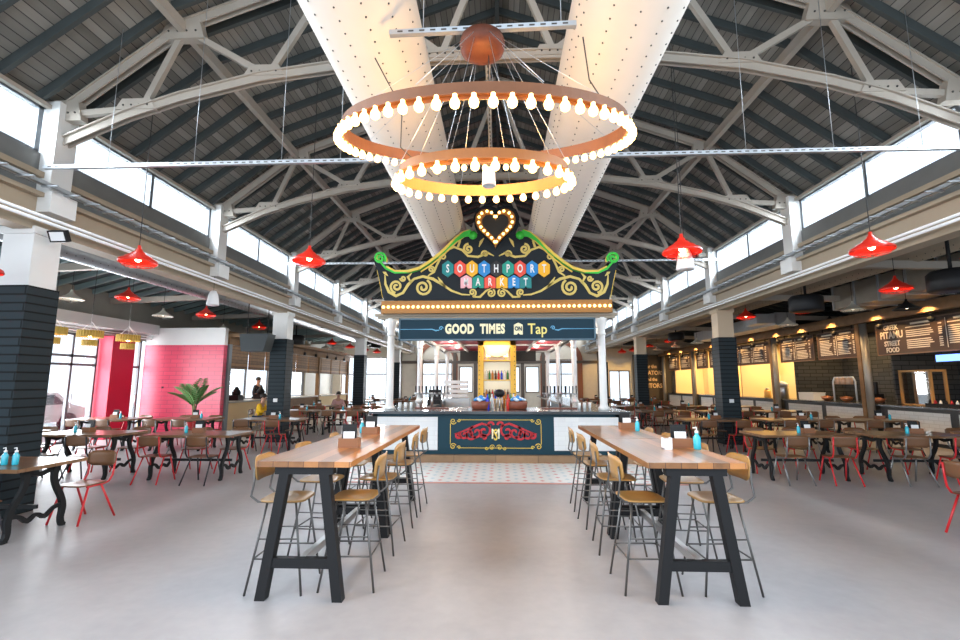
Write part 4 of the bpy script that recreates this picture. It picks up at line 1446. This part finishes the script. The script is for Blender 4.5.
# parked car seen faintly through the doors
t = thing('parked_car', 'pale car parked outside, seen faintly through the left doors', 'car', (-16.5, 15.5, -.01))
body = [(-2.0, .3), (-2.0, .75), (-1.2, .9), (-.7, 1.35), (.8, 1.38), (1.4, .95), (2.0, .8), (2.05, .35)]
MB().prism([(x, z) for x, z in body][::-1], -.8, .8, Matrix.Rotation(PI / 2, 4, 'Z')).build('body', mat('car_paint', (.5, .52, .55), .3), t)
for wx in (-1.3, 1.3):
    MB().lathe([(.001, -.1), (.2, -.1), (.32, -.09), (.32, .09), (.001, .1)], 18, (0, 0, 0), Matrix.Translation((.8, wx, .32)) @ Matrix.Rotation(PI / 2, 4, 'Y')).build('wheel', blackpl, t)
MB().prism([(-.95, .95), (-.62, 1.27), (.72, 1.3), (1.15, .95)][::-1], -.81, .81, Matrix.Rotation(PI / 2, 4, 'Z')).build('side_window', mat('car_glass', (.08, .1, .12), .1), t)

# gold tiered drum lamps by the doors
dl = thing('drum_chandelier', '', 'chandelier')
for (r, z, h) in ((.33, .0, .2), (.19, -.26, .16)):
    mb = MB()
    N = 28
    mb.lathe([(r, z), (r, z + h), (r - .01, z + h), (r - .01, z)], N)
    mb.f = [f for f in mb.f if len(f) == 4]; mb.sm = [True] * len(mb.f)
    for k_ in range(N):
        a = 2 * PI * k_ / N
        mb.bar((r * 1.01 * math.cos(a), r * 1.01 * math.sin(a), z - .02), (r * 1.01 * math.cos(a), r * 1.01 * math.sin(a), z + h + .01), .02, .02)
    mb.build('fringe_tier', mat('straw_gold', (.60, .40, .08), .6), dl)
mb = MB()
for a in (0, 90, 180, 270): mb.tube([(.32 * math.cos(R(a)), .32 * math.sin(R(a)), .2), (0, 0, .5)], .008, 5)
mb.tube([(0, 0, -.2), (0, 0, .75)], .008, 5)
mb.build('chains', whitepl, dl)
MB().sphere((0, 0, .05), .06, 8, 6).build('bulb', lampbulb, dl)
dlp = Proto(dl)
for px, py, Y, wh in ((90, 337, 11.3, 'over the glazed doors, left of the red pier'), (128, 341, 12.2, 'right of the red pier'), (52, 334, 10.2, 'half hidden by the big left column')):
    p = at(px, py, Y)
    dlp.place(p, 0, 'two-tier straw-gold drum chandelier ' + wh, 'gold drum chandeliers', .78)
    tag(MB().tube([(p.x, Y, p.z + .58), (p.x, Y, aislez(p.x) + .02)], .006, 5).build('ceiling_cord', cordm), 'cord of the drum chandelier ' + wh, 'cord')

# palm in red pot
t = thing('potted_palm', 'tall potted palm in a red pot before the pink brick wall', 'plant', (-9.35, 14.3, 0))
MB().lathe([(.18, 0), (.2, .02), (.26, .5), (.28, .52), (.28, .56), (.24, .56), (.23, .5), (.001, .5)], 20).build('pot', mat('red_pot', (.45, .02, .02), .4), t)
mb = MB()
for q in range(5): mb.tube([(0, 0, .5), (.04 * math.cos(q * 1.3), .04 * math.sin(q * 1.3), .9), (.1 * math.cos(q * 1.3), .1 * math.sin(q * 1.3), 1.25)], [.025, .02, .01], 6)
mb.build('stem', mat('palm_stem', (.18, .16, .06), .7), t)
lm = mat('palm_leaf', (.10, .24, .06), .5, noise=.4, nscale=6)
for q in range(10):
    a = q * 2.4; tilt = .08 + .6 * (q % 5) / 5; ln = .75 + .12 * (q % 3)
    pts = []
    for i in range(8):
        u = i / 7
        rr = ln * u * math.sin(tilt + u * .3); zz = .95 + ln * u * math.cos(tilt + u * .45)
        pts.append(Vector((rr * math.cos(a), rr * math.sin(a), zz)))
    mb = MB(); mb.tube(pts, .008, 4)
    sd = Vector((-math.sin(a), math.cos(a), 0))
    for i in range(1, 8):
        for k_ in (0, .5):
            if i + k_ > 7: continue
            c = pts[i] if k_ == 0 else (pts[i] + pts[min(7, i + 1)]) / 2
            dr = (pts[min(7, i + 1)] - pts[i - 1]).normalized()
            L_ = .2 * math.sin(PI * (i + k_) / 8.3) + .04
            for s in (-1, 1):
                tip = c + sd * s * L_ + dr * L_ * .7 - Vector((0, 0, L_ * .25))
                n_ = dr * .025
                mid = (c + tip) / 2
                up_ = Vector((0, 0, .006))
                mb.add([c, mid + n_, tip, mid - n_, c + up_, mid + n_ + up_, tip + up_, mid - n_ + up_], [(0, 1, 2, 3), (7, 6, 5, 4), (0, 4, 5, 1), (1, 5, 6, 2), (2, 6, 7, 3), (3, 7, 4, 0)])
    mb.build('frond', lm, t)

# ------------------------------------------------------------------ left kiosks
KX = -9.5
bounds = [(16.05, 20.2), (20.2, 24.6), (24.6, 29.4)]
kn = ['nearest', 'middle', 'farthest']
for i, (ya, yb) in enumerate(bounds):
    t = thing('timber_kiosk', 'timber-clad food kiosk with slatted pelmet and counter, %s in the left row' % kn[i], 'kiosk', (KX, ya, 0))
    L_ = yb - ya
    MB().box(-.1, .1, 0, L_, 3.05, 3.3).box(-.05, .6, 0, L_, 3.3, 3.42).build('timber_beam', timber, t)
    n = 3
    for q in range(n):
        a_, b_ = .25 + (L_ - .3) * q / n, .25 + (L_ - .3) * (q + 1) / n - .15
        MB().box(-.03, .03, a_, b_, 2.2, 3.02).build('slatted_shutter', shutter_m, t)
    for yy in ((0.1, L_ - .1) if i == 0 else (L_ - .1,)):
        MB().box(-.09, .09, yy - .09, yy + .09, 0, 3.4).build('post', timber if yy > 1 else mat('kiosk_grey', (.2, .24, .26), .5), t)
    MB().box(-.05, .0, .2, L_ - .2, 0.05, 1.0).build('front_panel', creamwall if i != 1 else timber, t)
    MB().box(-.5, .1, .2, L_ - .2, 1.0, 1.06).build('counter_top', mat('kiosk_top', (.4, .38, .35), .3), t)
    for q in range(3):
        c = MB().tube([(0, 0, 0), (0, 0, -.14)], .01, 5).lathe([(.03, -.12), (.06, -.16), (.065, -.28), (.001, -.26)], 12)
        tag(c.build('spotlight', blackpl, None, (KX + .16, ya + .7 + q * 1.4, 3.3)), 'small black spotlight under the beam of the %s left kiosk, %s' % (kn[i], ['front', 'middle', 'rear'][q]), 'spotlight', 'spotlights on the left kiosks')
    struct('ceiling_kiosk_%d' % (i + 1), MB().box(WX + .05, KX + .1, ya, yb, 3.44, 3.5), timber)
    light('kiosk_light', 'AREA', (KX - 1.3, (ya + yb) / 2, 3.3), (0, 0, 0), 60, (1, .8, .55), 1.2, 3)
# kiosk counter items
for (yy, nm, lab) in ((17.2, 'coffee_grinder', 'black coffee grinder on the nearest left kiosk counter'), (19.0, 'coffee_machine', 'black coffee machine with domed top on the nearest left kiosk counter')):
    t = thing(nm, lab, 'coffee machine', (KX - .2, yy, 1.06))
    MB().box(-.18, .18, -.2, .2, 0, .2).build('base', blackpl, t)
    MB().lathe([(.14, .2), (.16, .3), (.08, .42), (.05, .5), (.001, .5)], 14).build('hopper', blackpl, t)
    MB().tube([(.18, .1, .2), (.25, .1, .15)], .02, 6).build('spout', steel, t)

# grey stage speaker and black round fan housings
t = thing('stage_loudspeaker', 'dark grey loudspeaker box hung above the nearest left kiosk', 'speaker', at(257, 342, 13.2))
MB().add([(-.42, -.2, .22), (.42, -.2, .22), (.42, .25, .22), (-.42, .25, .22), (-.32, -.25, -.28), (.32, -.25, -.28), (.32, .2, -.28), (-.32, .2, -.28)],
         [(0, 1, 2, 3), (7, 6, 5, 4), (4, 5, 1, 0), (5, 6, 2, 1), (6, 7, 3, 2), (7, 4, 0, 3)]).build('cabinet', mat('speaker_grey', (.05, .06, .065), .6), t)
MB().tube([(-.3, 0, .2), (-.3, 0, aislez(t.location.x) - t.location.z - .04)], .012, 6).build('bracket', black, t)
MB().tube([(.3, 0, .2), (.3, 0, aislez(t.location.x) - t.location.z - .04)], .012, 6).build('bracket', black, t)
fh = thing('round_fan_housing', '', 'fan')
MB().lathe([(.34, -.18), (.36, -.16), (.36, .14), (.30, .2), (.12, .22), (.001, .22)], 26).build('drum', blackpl, fh)
MB().lathe([(.33, -.17), (.33, -.15), (.001, -.15)], 26).build('grille', mat('grille_grey', (.06, .06, .06), .5), fh)
MB().tube([(0, 0, .2), (0, 0, .9)], .03, 8).build('stem', black, fh)
for a in (0, 120, 240): MB().bar((.03 * math.cos(R(a)), .03 * math.sin(R(a)), -.16), (.32 * math.cos(R(a)), .32 * math.sin(R(a)), -.16), .09, .012).build('blade', black, fh)
fhp = Proto(fh)
for px, py, Y, wh in ((806, 304, 11.5, 'behind the middle right red lamp'), (952, 281, 8.9, 'at the right edge, beside the cream lamp'), (676, 337, 22, 'far right aisle'), (629, 342, 27, 'far right, left of the far column'), (296, 340, 20, 'far left aisle right of the second column'), (365, 342, 27, 'far left near the third column'), (408 - 33, 345, 29, 'farthest left one')):
    p = at(px, py, Y)
    o = fhp.place(p, 0, 'black round fan housing hung from the roof, ' + wh, 'round fan housings')
    for ch in o.children:
        if ch.name.startswith('stem'):
            q = (aislez(p.x) - p.z - .2) / .7; ch.scale = (1, 1, q); ch.location = (0, 0, .2 - .2 * q)

# ------------------------------------------------------------------ right stalls
RX = 11.7
struct('wall_right_outer', MB().box(15, 15.2, 1.2, 36, 0, 4.5), mat('stall_back', (.12, .09, .07), .7))
sb = [(6.0, 15.3), (15.3, 20.2), (20.2, 24.6), (24.6, 28.5), (28.5, 33.6)]
sn = ['nearest', 'second', 'third', 'fourth', 'farthest']
back_m = [stall_brick, stall_brick, creamwall, creamwall, creamwall]
for i, (ya, yb) in enumerate(sb):
    struct('wall_stall_back_%d' % (i + 1), MB().box(14.2, 14.3, ya, yb, 0, 3.6), back_m[i])
    struct('wall_stall_side_%d' % (i + 1), MB().box(12.3, 14.2, yb - .08, yb, 0, 3.6), stall_brick if i in (0, 1) else creamwall)
    t = thing('stall_counter', 'dark food stall counter with white brick front panels, %s on the right' % sn[i], 'counter', (RX, ya, 0))
    L_ = yb - ya
    MB().box(0, .7, .15, L_ - .15, 0, 1.0).build('cabinet', mat('counter_dark', (.04, .04, .04), .5), t)
    n = max(2, int(L_ / 1.9))
    for q in range(n):
        a_, b_ = .3 + (L_ - .5) * q / n, .3 + (L_ - .5) * (q + 1) / n - .25
        MB().box(-.02, 0, a_, b_, .1, .9).build('brick_panel', white_brick, t)
    MB().box(-.1, .75, .1, L_ - .1, 1.0, 1.05).build('counter_top', darktop, t)
    t = thing('stall_post', 'round grey steel post with a lit timber cheek, %s along the right stalls' % sn[i], 'post', (RX - .15, yb, 0))
    MB().tube([(0, 0, 0), (0, 0, 3.7)], .1, 14).build('steel_post', mat('post_grey', (.28, .26, .23), .4, .3), t)
    MB().box(-.06, .12, .12, .28, 0, 3.7).build('timber_cheek', timber, t)
tag(MB().box(RX - .12, RX + .12, 6, 33.6, 3.62, 3.92).build('stall_fascia', timber), 'long timber fascia beam above the right food stalls', 'beam')
tag(MB().box(RX - .5, RX - .35, 6, 33.6, 3.55, 3.72).build('timber_rail', timber), 'slim timber rail in front of the fascia, carrying the spotlights', 'rail')

# menu boards
def board(ya, yb, wh, head=None, cols=2):
    t = thing('menu_board', 'dark brown chalk menu board ' + wh, 'menu board', (RX - .06, ya, 2.52), 0, 'menu boards above the stalls')
    L_ = yb - ya
    bo = MB().box(-.02, .03, 0, L_, 0, .96).build('board', boardm, t)
    MB().box(-.035, -.02, 0, L_, 0, .03).box(-.035, -.02, 0, L_, .93, .96).box(-.035, -.02, 0, .03, 0, .96).box(-.035, -.02, L_ - .03, L_, 0, .96).build('frame', mat('board_frame', (.16, .09, .05), .5), t)
    mb = MB()
    # the board is read from the hall, so text runs from far (left) to near (right)
    y_hi = L_ - .12
    if head: y_hi = L_ - 1.05
    cwid = (y_hi - .1) / cols
    rnd_ = random.Random(int(ya * 10))
    for c in range(cols):
        yc = y_hi - c * cwid
        mb.box(-.027, -.02, yc - cwid * .75, yc - cwid * .15, .82, .87)
        z = .74
        while z > .1:
            ln = cwid * rnd_.uniform(.5, .72)
            mb.box(-.025, -.02, yc - .02 - ln, yc - .02, z, z + .026)
            mb.box(-.025, -.02, yc - cwid * .88, yc - cwid * .8, z, z + .026)
            z -= rnd_.choice((.055, .055, .1))
        if c: mb.box(-.027, -.02, yc + .03, yc + .045, .1, .88)
    o = mb.build('menu_writing', chalk, t); o['kind'] = 'stuff'
    hg = MB()
    for yy in (.3, L_ - .3): hg.box(-.01, .02, yy - .02, yy + .02, .96, 1.12)
    hg.build('hanger_straps', black, t)
    if head:
        for k_, (ln_, sz, sx_, z) in enumerate(head):
            text('heading', ln_, sz, chalk, t, (-.03, L_ - .57, z), (PI / 2, 0, -PI / 2), .003, sx_, .006)
    return t


board(11.2, 14.9, 'lettered GREEK PITAMU STREET FOOD, the nearest on the right', (('GREEK', .2, .85, .8), ('PITAMU', .29, .8, .58), ('STREET', .2, .85, .33), ('FOOD', .19, .85, .14)), 2)
board(15.6, 17.6, 'second from the right, near part of the second stall')
board(17.8, 19.9, 'at the far part of the second stall')
board(20.7, 24.3, 'of the third stall, right of the brick column', None, 3)
board(25.2, 26.5, 'of the fourth stall, near half, left of the brick column', None, 1)
board(26.8, 28.2, 'of the fourth stall, far half', None, 1)
board(29.0, 30.7, 'of the farthest stall, near half', None, 1)
board(31.0, 32.8, 'of the farthest stall, far half', None, 1)
for (ya, yb, m_, nm) in ((12.3, 13.5, screenb, 'blue'), (9.9, 11.3, screent, 'cyan')):
    t = thing('menu_screen', 'small glowing %s screen under the large menu board' % nm, 'screen', (RX + .35, ya, 2.28))
    MB().box(-.03, .03, 0, yb - ya, -.02, .2).build('housing', blackpl, t)
    MB().box(-.036, -.03, .05, yb - ya - .05, 0, .18).build('display', m_, t)
# spotlights
k_ = 0
pos = [7.5, 9.1, 10.8, 12.6, 14.3, 16.2, 17.8, 19.4, 21.3, 23.2, 25.2, 27.2, 29.5, 31.5]
for i, yy in enumerate(pos):
    t = thing('spotlight', 'black spotlight on the timber rail over the right stalls, %s' % ('number %s from the front' % ['one', 'two', 'three', 'four', 'five', 'six', 'seven', 'eight', 'nine', 'ten', 'eleven', 'twelve', 'thirteen', 'fourteen'][i]), 'spotlight', (RX - .425, yy, 3.55), 0, 'spotlights over the right stalls')
    MB().tube([(0, 0, 0), (0, 0, -.12)], .01, 6).build('stem', blackpl, t)
    MB().sphere((0, 0, -.19), .085, 12, 8).build('head', blackpl, t)
    light('stall_spot', 'SPOT', (RX - .75, yy, 3.7), (R(0), R(-32), 0), 85, (1, .58, .22), .05, None, 110)
for i, (ya, yb) in enumerate(sb):
    light('stall_ceiling_light', 'AREA', (13.3, (ya + yb) / 2, 3.5), (0, 0, 0), (60, 70, 170, 170, 190)[i], (1, .70, .34), 1.2, 3)
struct('ceiling_stalls', MB().box(12.1, 15, 6, 33.6, 3.62, 3.7), mat('stall_ceiling', (.1, .08, .06), .8))

# stall equipment
t = thing('heat_lamp', 'white arched heat lamp with three shades on the second stall counter', 'heat lamp', (12.35, 17.5, 1.05))
MB().tube([(0, -.55, 0), (0, -.55, .7), (0, -.45, .85), (0, .45, .85), (0, .55, .7), (0, .55, 0)], .03, 10).build('arch', whitegloss, t)
for yy in (-.28, 0, .28): MB().lathe([(.03, .85), (.1, .8), (.11, .6), (.09, .6), (.001, .75)], 14, (0, yy, 0)).build('shade', mat('heat_shade', (.7, .45, .3), .4), t)
t = thing('food_box', 'white food display box on the second stall counter near its far post', 'box', (12.2, 19.2, 1.05))
MB().box(-.15, .3, -.45, .45, 0, .26).build('body', whitepl, t)
MB().box(-.16, .31, -.46, .46, .26, .29).build('lid', whitepl, t)
for (yy, wh) in ((18.3, 'left of the heat lamp'), (17.3, 'below the heat lamp'), (15.9, 'near the right end of the second stall')):
    t = thing('copper_bowl', 'copper food bowl on the second stall counter, ' + wh, 'bowl', (12.25, yy, 1.05), 0, 'copper bowls')
    MB().lathe([(.08, 0), (.16, .06), (.2, .15), (.18, .15), (.13, .06), (.001, .05)], 16).build('bowl', mat('copper', (.5, .2, .1), .3, .6), t)
    MB().sphere((0, 0, .12), .14, 10, 6, 1, 1, .5).build('food', mat('food_brown', (.25, .08, .03), .7), t)
t = thing('till', 'black till on the second stall counter beside the near post', 'till', (12.3, 16.2, 1.05))
MB().box(-.2, .2, -.22, .22, 0, .3).build('base', blackpl, t)
MB().box(-.03, .03, -.24, .24, .3, .68).build('screen', blackpl, t)
t = thing('drinks_urn', 'shiny steel urn with pale lid on the third stall counter', 'urn', (12.35, 21.2, 1.05))
MB().lathe([(.2, 0), (.22, .02), (.22, .5), (.2, .54)], 20).build('body', steel, t)
MB().lathe([(.24, .54), (.24, .6), (.1, .7), (.001, .72)], 20).build('lid', whitepl, t)
MB().tube([(-.22, 0, .1), (-.28, 0, .1)], .02, 8).build('tap', blackpl, t)
t = thing('display_jar', 'clear jar of orange snacks on the third stall counter', 'jar', (12.3, 22.3, 1.05))
MB().lathe([(.12, 0), (.14, .02), (.14, .3), (.08, .36)], 16).build('jar', mat('orange_jar', (.8, .45, .12), .2), t)
MB().lathe([(.09, .36), (.09, .42), (.001, .43)], 14).build('lid', steel, t)
t = thing('sauce_rack', 'row of small sauce bottles in a black rack on the nearest stall counter', 'rack', (12.2, 13.6, 1.05))
MB().box(-.06, .06, -.5, .5, 0, .08).build('rack', blackpl, t)
for q in range(6): MB().lathe([(.03, .01), (.035, .12), (.015, .17), (.001, .18)], 8, (0, -.4 + q * .16, 0)).build('sauce_bottle', [whitepl, crimson, blackpl][q % 3], t)
t = thing('kitchen_hood', 'steel extraction canopy and warm cabinet behind the nearest stall', 'cooker hood', (13.9, 12.6, 0))
MB().box(-.3, .3, -1.0, 1.0, 1.9, 2.35).build('hood', steel, t)
MB().box(-.3, .28, -1.0, 1.0, 0, 1.0).build('cooker', steel, t)
t = thing('glass_cabinet', 'timber-framed glass display cabinet on the nearest stall counter', 'cabinet', (12.4, 14.4, 1.05))
mb = MB()
for yy in (-.5, .5):
    for xx in (-.2, .2): mb.box(xx - .03, xx + .03, yy - .03, yy + .03, 0, 1.0)
mb.box(-.23, .23, -.53, .53, .97, 1.03).box(-.23, .23, -.53, .53, 0, .04)
mb.build('frame', mat('cabinet_wood', (.5, .25, .08), .5), t)
MB().box(-.2, -.195, -.5, .5, .04, .97).build('glass_pane', glass_mat('cabinet_glass', (.9, .9, .9), .15), t)
t = thing('food_warmer', 'long steel food warmer on the nearest stall counter', 'warmer', (12.35, 11.3, 1.05))
MB().box(-.25, .25, -1.0, 1.0, 0, .22).build('body', steel, t)
MB().box(-.26, .1, -1.0, 1.0, .22, .24).build('lid', blackpl, t)

# ------------------------------------------------------------------ end wall
EY = 34.3
ewm = MB()


def wall_with_holes(mb, x0, x1, z0, z1, holes, ya, yb):
    xs = sorted(set([x0, x1] + [h[0] for h in holes] + [h[1] for h in holes]))
    for a_, b_ in zip(xs, xs[1:]):
        hs = sorted([(h[2], h[3]) for h in holes if h[0] <= a_ + 1e-6 and h[1] >= b_ - 1e-6])
        z = z0
        for (p_, q_) in hs:
            if p_ > z: mb.box(a_, b_, ya, yb, z, p_)
            z = q_
        if z < z1: mb.box(a_, b_, ya, yb, z, z1)
    return mb


holes = [(-11.6, -8.2, 0, 3.6), (-5.6, -3.4, 0, 3.4), (3.4, 5.6, 0, 3.4), (7.9, 9.4, 0, 2.6), (-2.9, -1.9, 1.0, 2.9), (-1.5, -.9, 1.0, 2.9), (.9, 1.5, 1.0, 2.9), (1.9, 2.9, 1.0, 2.9)]
wall_with_holes(ewm, -12.2, 15.2, 0, 5.6, holes, EY, EY + .3)
struct('wall_end', ewm, endwall)
struct('wall_end_gable', MB().prism([(-6.8, 5.6), (-4.7, 7.1), (0, 8.9), (4.7, 7.1), (6.8, 5.6)][::-1], EY, EY + .3), greyp)
struct('wall_end_right', MB().box(9.5, 12.2, 33.9, 34.0, 0, 3.7), mat('lettered_wall', (.05, .04, .03), .7))
wi = 30
for h in holes:
    fr = MB(); x0, x1, z0, z1 = h
    for xx in (x0, x1 - .08, (x0 + x1) / 2 - .04) if x1 - x0 > 1.4 else (x0, x1 - .06): fr.box(xx, xx + .08, EY + .1, EY + .18, z0, z1)
    for z in (z0, z1 - .08) + ((2.3,) if z1 > 3 else ()): fr.box(x0, x1, EY + .1, EY + .18, z, z + .08)
    o = struct('window_%d' % wi, fr, mat('end_frame', (.2, .15, .11), .5)); wi += 1
    MB().box(x0, x1, EY + .13, EY + .14, z0, z1).build('glass_pane', clearglass, o)
for s, side in ((-1, 'left'), (1, 'right')):
    mb = MB()
    c = s * 4.5
    pts = [(c + 1.35 * math.cos(R(a)), 3.3 + 1.35 * math.sin(R(a))) for a in range(0, 181, 12)]
    mb.ribbon(pts, .35, EY - .08, EY)
    mb.box(c - 1.5, c - 1.15, EY - .08, EY, 0, 3.3).box(c + 1.15, c + 1.5, EY - .08, EY, 0, 3.3)
    struct('trim_%d' % (50 if s < 0 else 51), mb, mat('arch_brick', (.30, .11, .06), .7))
mb = MB()
for xx in (-7.2, -3.2, -1.7, -.5, .5, 1.7, 3.2, 7.2): mb.box(xx - .12, xx + .12, EY - .12, EY, 0, 4.2)
mb.box(-7.4, 7.4, EY - .14, EY, 3.1, 3.3)
struct('trim_52', mb, mat('pilaster_dark', (.12, .09, .07), .6))
t = thing('lettered_panel', 'dark wall panel with cream lettering about CREATORS and VISITORS, far right', 'sign', (10.75, 33.88, 0))
MB().box(-.95, .95, -.02, 0, .6, 3.3).build('panel', mat('panel_brown', (.05, .035, .02), .6), t)
for ln_, sz, z in (('for the', .34, 2.85), ('CREATORS', .40, 2.4), ('and the', .30, 1.95), ('VISITORS', .42, 1.5)):
    text('lettering', ln_, sz, mat('ochre_lettering', (.75, .5, .25), .6), t, (0, -.025, z), sx=.85, bold=.01)
light('panel_wash', 'SPOT', (9.6, 32.4, 3.7), (R(35), 0, 0), 120, (1, .6, .15), .1, None, 90)
light('panel_wash', 'SPOT', (7.4, 32.4, 3.9), (R(35), 0, 0), 120, (1, .6, .15), .1, None, 90)

# ------------------------------------------------------------------ people


def skin_mesh(name, verts, edges, radii, root, m, parent, sub=2):
    me = bpy.data.meshes.new(name)
    me.from_pydata([Vector(v) for v in verts], edges, [])
    o = bpy.data.objects.new(name, me); COL.objects.link(o)
    md = o.modifiers.new('skin', 'SKIN')
    sv = me.skin_vertices[0].data
    for i, r_ in enumerate(radii):
        sv[i].radius = r_ if isinstance(r_, tuple) else (r_, r_)
        sv[i].use_root = (i == root)
    o.modifiers.new('sub', 'SUBSURF').levels = sub
    dg = bpy.context.evaluated_depsgraph_get()
    m2 = bpy.data.meshes.new_from_object(o.evaluated_get(dg))
    bpy.data.objects.remove(o)
    m2.name = name
    m2.materials.clear(); m2.materials.append(m)
    for p_ in m2.polygons: p_.use_smooth = True
    o = bpy.data.objects.new(name, m2); COL.objects.link(o); o.parent = parent
    return o


def person(label, loc, rz, sit, shirt, pants, arm='down', lean=0.):
    t = thing('person', label, 'person', loc, rz)
    hz = .52 if sit else .93          # pelvis height
    V, E_, Rd = [], [], []

    def av(p, r_, par=None):
        V.append(p); Rd.append(r_)
        if par is not None: E_.append((par, len(V) - 1))
        return len(V) - 1
    ln = lean
    pel = av((0, 0, hz), (.145, .11))
    wa = av((0, ln * .15, hz + .18), (.125, .095), pel)
    ch_ = av((0, ln * .38, hz + .38), (.155, .11), wa)
    nk = av((0, ln * .5, hz + .52), (.06, .06), ch_)
    hd0 = av((0, ln * .55 + .01, hz + .60), (.065, .07), nk)
    hd1 = av((0, ln * .58 + .02, hz + .69), (.078, .095), hd0)
    hd2 = av((0, ln * .58 + .0, hz + .76), (.065, .08), hd1)
    av((0, ln * .58 + .12, hz + .675), .014, hd1)
    arms = []
    for s in (-1, 1):
        sh = av((s * .17, ln * .40, hz + .44), .058, ch_)
        if arm == 'table':
            el = av((s * .25, ln * .35 + .10, hz + .22), .042, sh); wr = av((s * .12, ln * .35 + .34, hz + .27), .028, el); hn = (s * -.3, .8, .1)
        elif arm == 'counter':
            el = av((s * .26, ln * .35 + .04, hz + .17), .042, sh); wr = av((s * .16, ln * .35 + .25, hz + .12), .028, el); hn = (s * -.2, .9, -.1)
        else:
            el = av((s * .25, ln * .3 - .02, hz + .16), .042, sh); wr = av((s * .27, ln * .3 + .06, hz - .08), .028, el); hn = (0, .25, -.95)
        hv = Vector(hn).normalized(); W = Vector(V[wr]); sdv = Vector((1, 0, 0))
        palm = av(tuple(W + hv * .07), (.034, .018), wr)
        for k_, (off, ln_) in enumerate(((-.03, .06), (-.01, .075), (.01, .07), (.03, .055))):
            b1 = av(tuple(W + hv * .10 + sdv * off), .0095, palm)
            av(tuple(W + hv * (.10 + ln_) + sdv * off * 1.1 + Vector((0, 0, -.015))), .008, b1)
        th = av(tuple(W + hv * .06 + sdv * (-s) * .045), .010, palm)
        arms.append((sh, el, wr))
    legs = []
    for s in (-1, 1):
        if sit:
            hp = av((s * .09, .02, hz - .02), .085, pel); kn_ = av((s * .12, .42, hz - .0), .06, hp); an = av((s * .12, .44, .09), .036, kn_); ft = av((s * .12, .58, .04), (.035, .03), an)
        else:
            hp = av((s * .09, 0, hz - .08), .085, pel); kn_ = av((s * .10, .02, .5), .058, hp); an = av((s * .10, 0, .09), .036, kn_); ft = av((s * .11, .15, .04), (.035, .03), an)
        legs.append((hp, kn_, an, ft))
    skin_mesh('body', V, E_, Rd, 0, skin, t)

    def sub(idx, grow, name, m, root):
        ids = list(idx); mp = {a: b for b, a in enumerate(ids)}
        vs = [V[i] for i in ids]; es = [(mp[a], mp[b]) for a, b in E_ if a in mp and b in mp]
        rs = []
        for i in ids:
            r_ = Rd[i]; r_ = r_ if isinstance(r_, tuple) else (r_, r_)
            rs.append((r_[0] + grow, r_[1] + grow))
        return skin_mesh(name, vs, es, rs, mp[root], m, t)
    sub([pel, wa, ch_] + [q for a in arms for q in a], .016, 'shirt', shirt, pel)
    sub([pel] + [q for l in legs for q in l[:3]], .014, 'trousers', pants, pel)
    for l in legs:
        a, b = Vector(V[l[2]]), Vector(V[l[3]])
        MB().tube([a + Vector((0, -.04, -.04)), a + Vector((0, .02, -.03)), b + Vector((0, 0, 0)), b + Vector((0, .03, -.005))], [.045, .05, .045, .02], 10).build('shoe', blackpl, t)
    h1 = Vector(V[hd1])
    MB().sphere(h1 + Vector((0, -.02, .05)), .1, 14, 10, .93, 1.08, .95).build('hair', hairm, t)
    for s in (-1, 1):
        MB().sphere(h1 + Vector((s * .032, .088, .0)), .012, 8, 6).build('eye', whitepl, t)
        MB().sphere(h1 + Vector((s * .083, .0, -.01)), .022, 8, 6, .4, .8, 1.2).build('ear', skin, t)
    MB().sphere(h1 + Vector((0, .09, -.06)), .02, 8, 5, 1.2, .4, .35).build('mouth', crimson, t)
    return t


struct('floor_kiosk', MB().box(-12, -9.7, 16.1, 29.4, 0, .2), greyp)
person('person in dark jacket standing behind the nearest left kiosk counter', (-10.35, 20.0, .2), R(-100), False, mat('dark_jacket', (.02, .022, .03), .8), mat('dark_trousers', (.02, .02, .025), .8), 'down')
person('person in a yellow top sitting with dark hair at a left-hall table', (-8.22, 16.0, 0), R(-85), True, mat('yellow_top', (.85, .50, .01), .8), mat('jeans', (.03, .05, .1), .8), 'table', .25)
person('person in a pale pink shirt sitting at a far left-hall table', (-6.9, 20.2, 0), R(-160), True, mat('pink_shirt', (.65, .38, .36), .8), mat('grey_trousers', (.1, .1, .1), .8), 'table', .1)
CH['grey'].place((-8.22, 16.0, 0), R(-85), 'grey-framed wooden chair under the person in yellow', 'grey-framed dining chairs')
CH['grey'].place((-6.9, 20.2, 0), R(-160), 'grey-framed wooden chair under the person in pale pink', 'grey-framed dining chairs')
